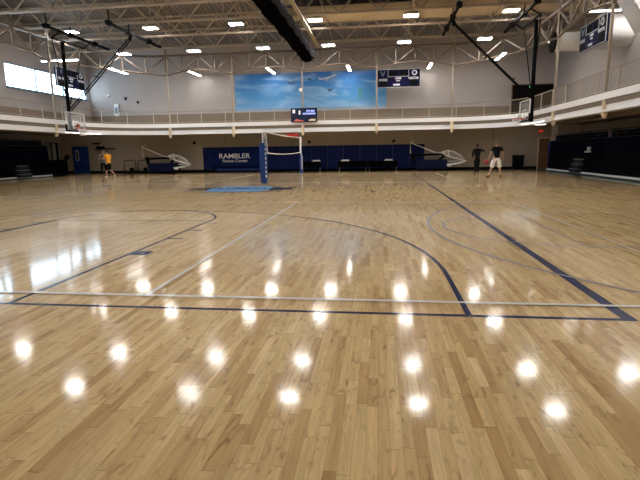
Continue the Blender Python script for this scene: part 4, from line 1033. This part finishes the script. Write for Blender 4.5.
# yellow shirt, mid stride towards the wall, white shoe
person((-17.5, 29.5, 0), 1.15, 'person in a yellow t-shirt and black shorts striding towards the far wall', dict(
    kneeL=(-.10, .16, .52), ankL=(-.12, .10, .10), toeL=(-.13, .28, .04), kneeR=(.14, .12, .53), ankR=(.22, -.26, .20), toeR=(.26, -.16, .05),
    elL=(-.30, .10, 1.22), wrL=(-.33, .36, 1.22), elR=(.25, .12, 1.2), wrR=(.10, .34, 1.20), chest=(0, .03, 1.33), head=(-.01, .06, 1.67)),
    M['skin'], M['yellow'], M['cloth_black'], M['shoewhite'], M['hairdark'], .99)
person((-18.75, 31.0, 0), -2.6, 'person in a grey top and black trousers half hidden behind the yellow shirted player', dict(
    elL=(-.30, .12, 1.25), wrL=(-.22, .34, 1.38), elR=(.30, .12, 1.25), wrR=(.2, .34, 1.38)),
    M['skin'], M['cloth_grey'], M['cloth_black'], M['cloth_black'], M['hairdark'], 1.0, True, True)
# black outfit, arm raised to the right
person((5.65, 29.3, 0), .15, 'person in all black clothes with one forearm raised, watching the bouncing ball', dict(
    elL=(-.30, -.05, 1.20), wrL=(-.18, .14, 1.0), elR=(.36, .10, 1.40), wrR=(.52, .22, 1.30), kneeL=(-.08, .04, .5), kneeR=(.08, .04, .5), ankL=(-.08, 0, .09), ankR=(.08, 0, .09), toeL=(-.10, .16, .035), toeR=(.11, .16, .035), faceyaw=-.5),
    M['skindark'], M['cloth_black'], M['cloth_black'], M['cloth_black'], M['hairdark'], 1.0, True, True)
# white shorts, seen from behind, legs apart
person((6.15, 26.7, 0), -.05, 'person in a black t-shirt and long white shorts seen from behind, legs apart', dict(
    hipL=(-.12, 0, .93), hipR=(.12, 0, .93), kneeL=(-.20, .05, .50), kneeR=(.16, .03, .50), ankL=(-.33, .0, .09), ankR=(.22, -.03, .09), toeL=(-.46, .12, .035), toeR=(.25, .15, .035),
    elL=(-.30, -.04, 1.16), wrL=(-.34, .10, .93), elR=(.33, -.04, 1.16), wrR=(.34, .08, .90), pel=(0,0,.97)),
    M['skin'], M['cloth_black'], M['cloth_white'], M['cloth_black'], M['hairblond'], 1.05)
basketball((6.25, 29.7, .72), M['redball'], 'red ball in the air between the two players at right', .14)

# ------------------------------------------------------------------ daylight
w = bpy.data.worlds.new('World'); scene.world = w; w.use_nodes = True
w.node_tree.nodes['Background'].inputs[0].default_value = (.62, .82, 1, 1); w.node_tree.nodes['Background'].inputs[1].default_value = 9.
for (a, b) in wins:
    ld = bpy.data.lights.new('window_daylight', 'AREA'); ld.shape = 'RECTANGLE'; ld.size = b-a; ld.size_y = WZ1-WZ0; ld.cycles.is_portal = True
    lo = bpy.data.objects.new('window_daylight', ld); col.objects.link(lo); lo.location = (WXL-.3, (a+b)/2, (WZ0+WZ1)/2)
    lo.rotation_euler = Matrix(((0, 0, -1), (1, 0, 0), (0, -1, 0))).to_euler() if False else (PI/2, 0, -PI/2)

# ------------------------------------------------------------------ camera
F, yaw, pitch, roll, H = 477.79, .12552, .1820, -.015017, 1.4355
fwd = Vector((-math.sin(yaw)*math.cos(pitch), math.cos(yaw)*math.cos(pitch), -math.sin(pitch)))
r = Vector((math.cos(yaw), math.sin(yaw), 0)); u = r.cross(fwd)
r2 = r*math.cos(roll)+u*math.sin(roll); u2 = -r*math.sin(roll)+u*math.cos(roll)
cam = bpy.data.cameras.new('camera'); co = bpy.data.objects.new('camera', cam); col.objects.link(co)
co.matrix_world = Matrix(((r2.x, u2.x, -fwd.x, 0), (r2.y, u2.y, -fwd.y, 0), (r2.z, u2.z, -fwd.z, H), (0, 0, 0, 1)))
cam.sensor_width = 36; cam.lens = F/640*36; cam.clip_end = 200
scene.camera = co
vs_ = scene.view_settings; vs_.view_transform = 'Standard'; vs_.look = 'None'; vs_.gamma = 1; vs_.use_curve_mapping = False; vs_.exposure = 0.
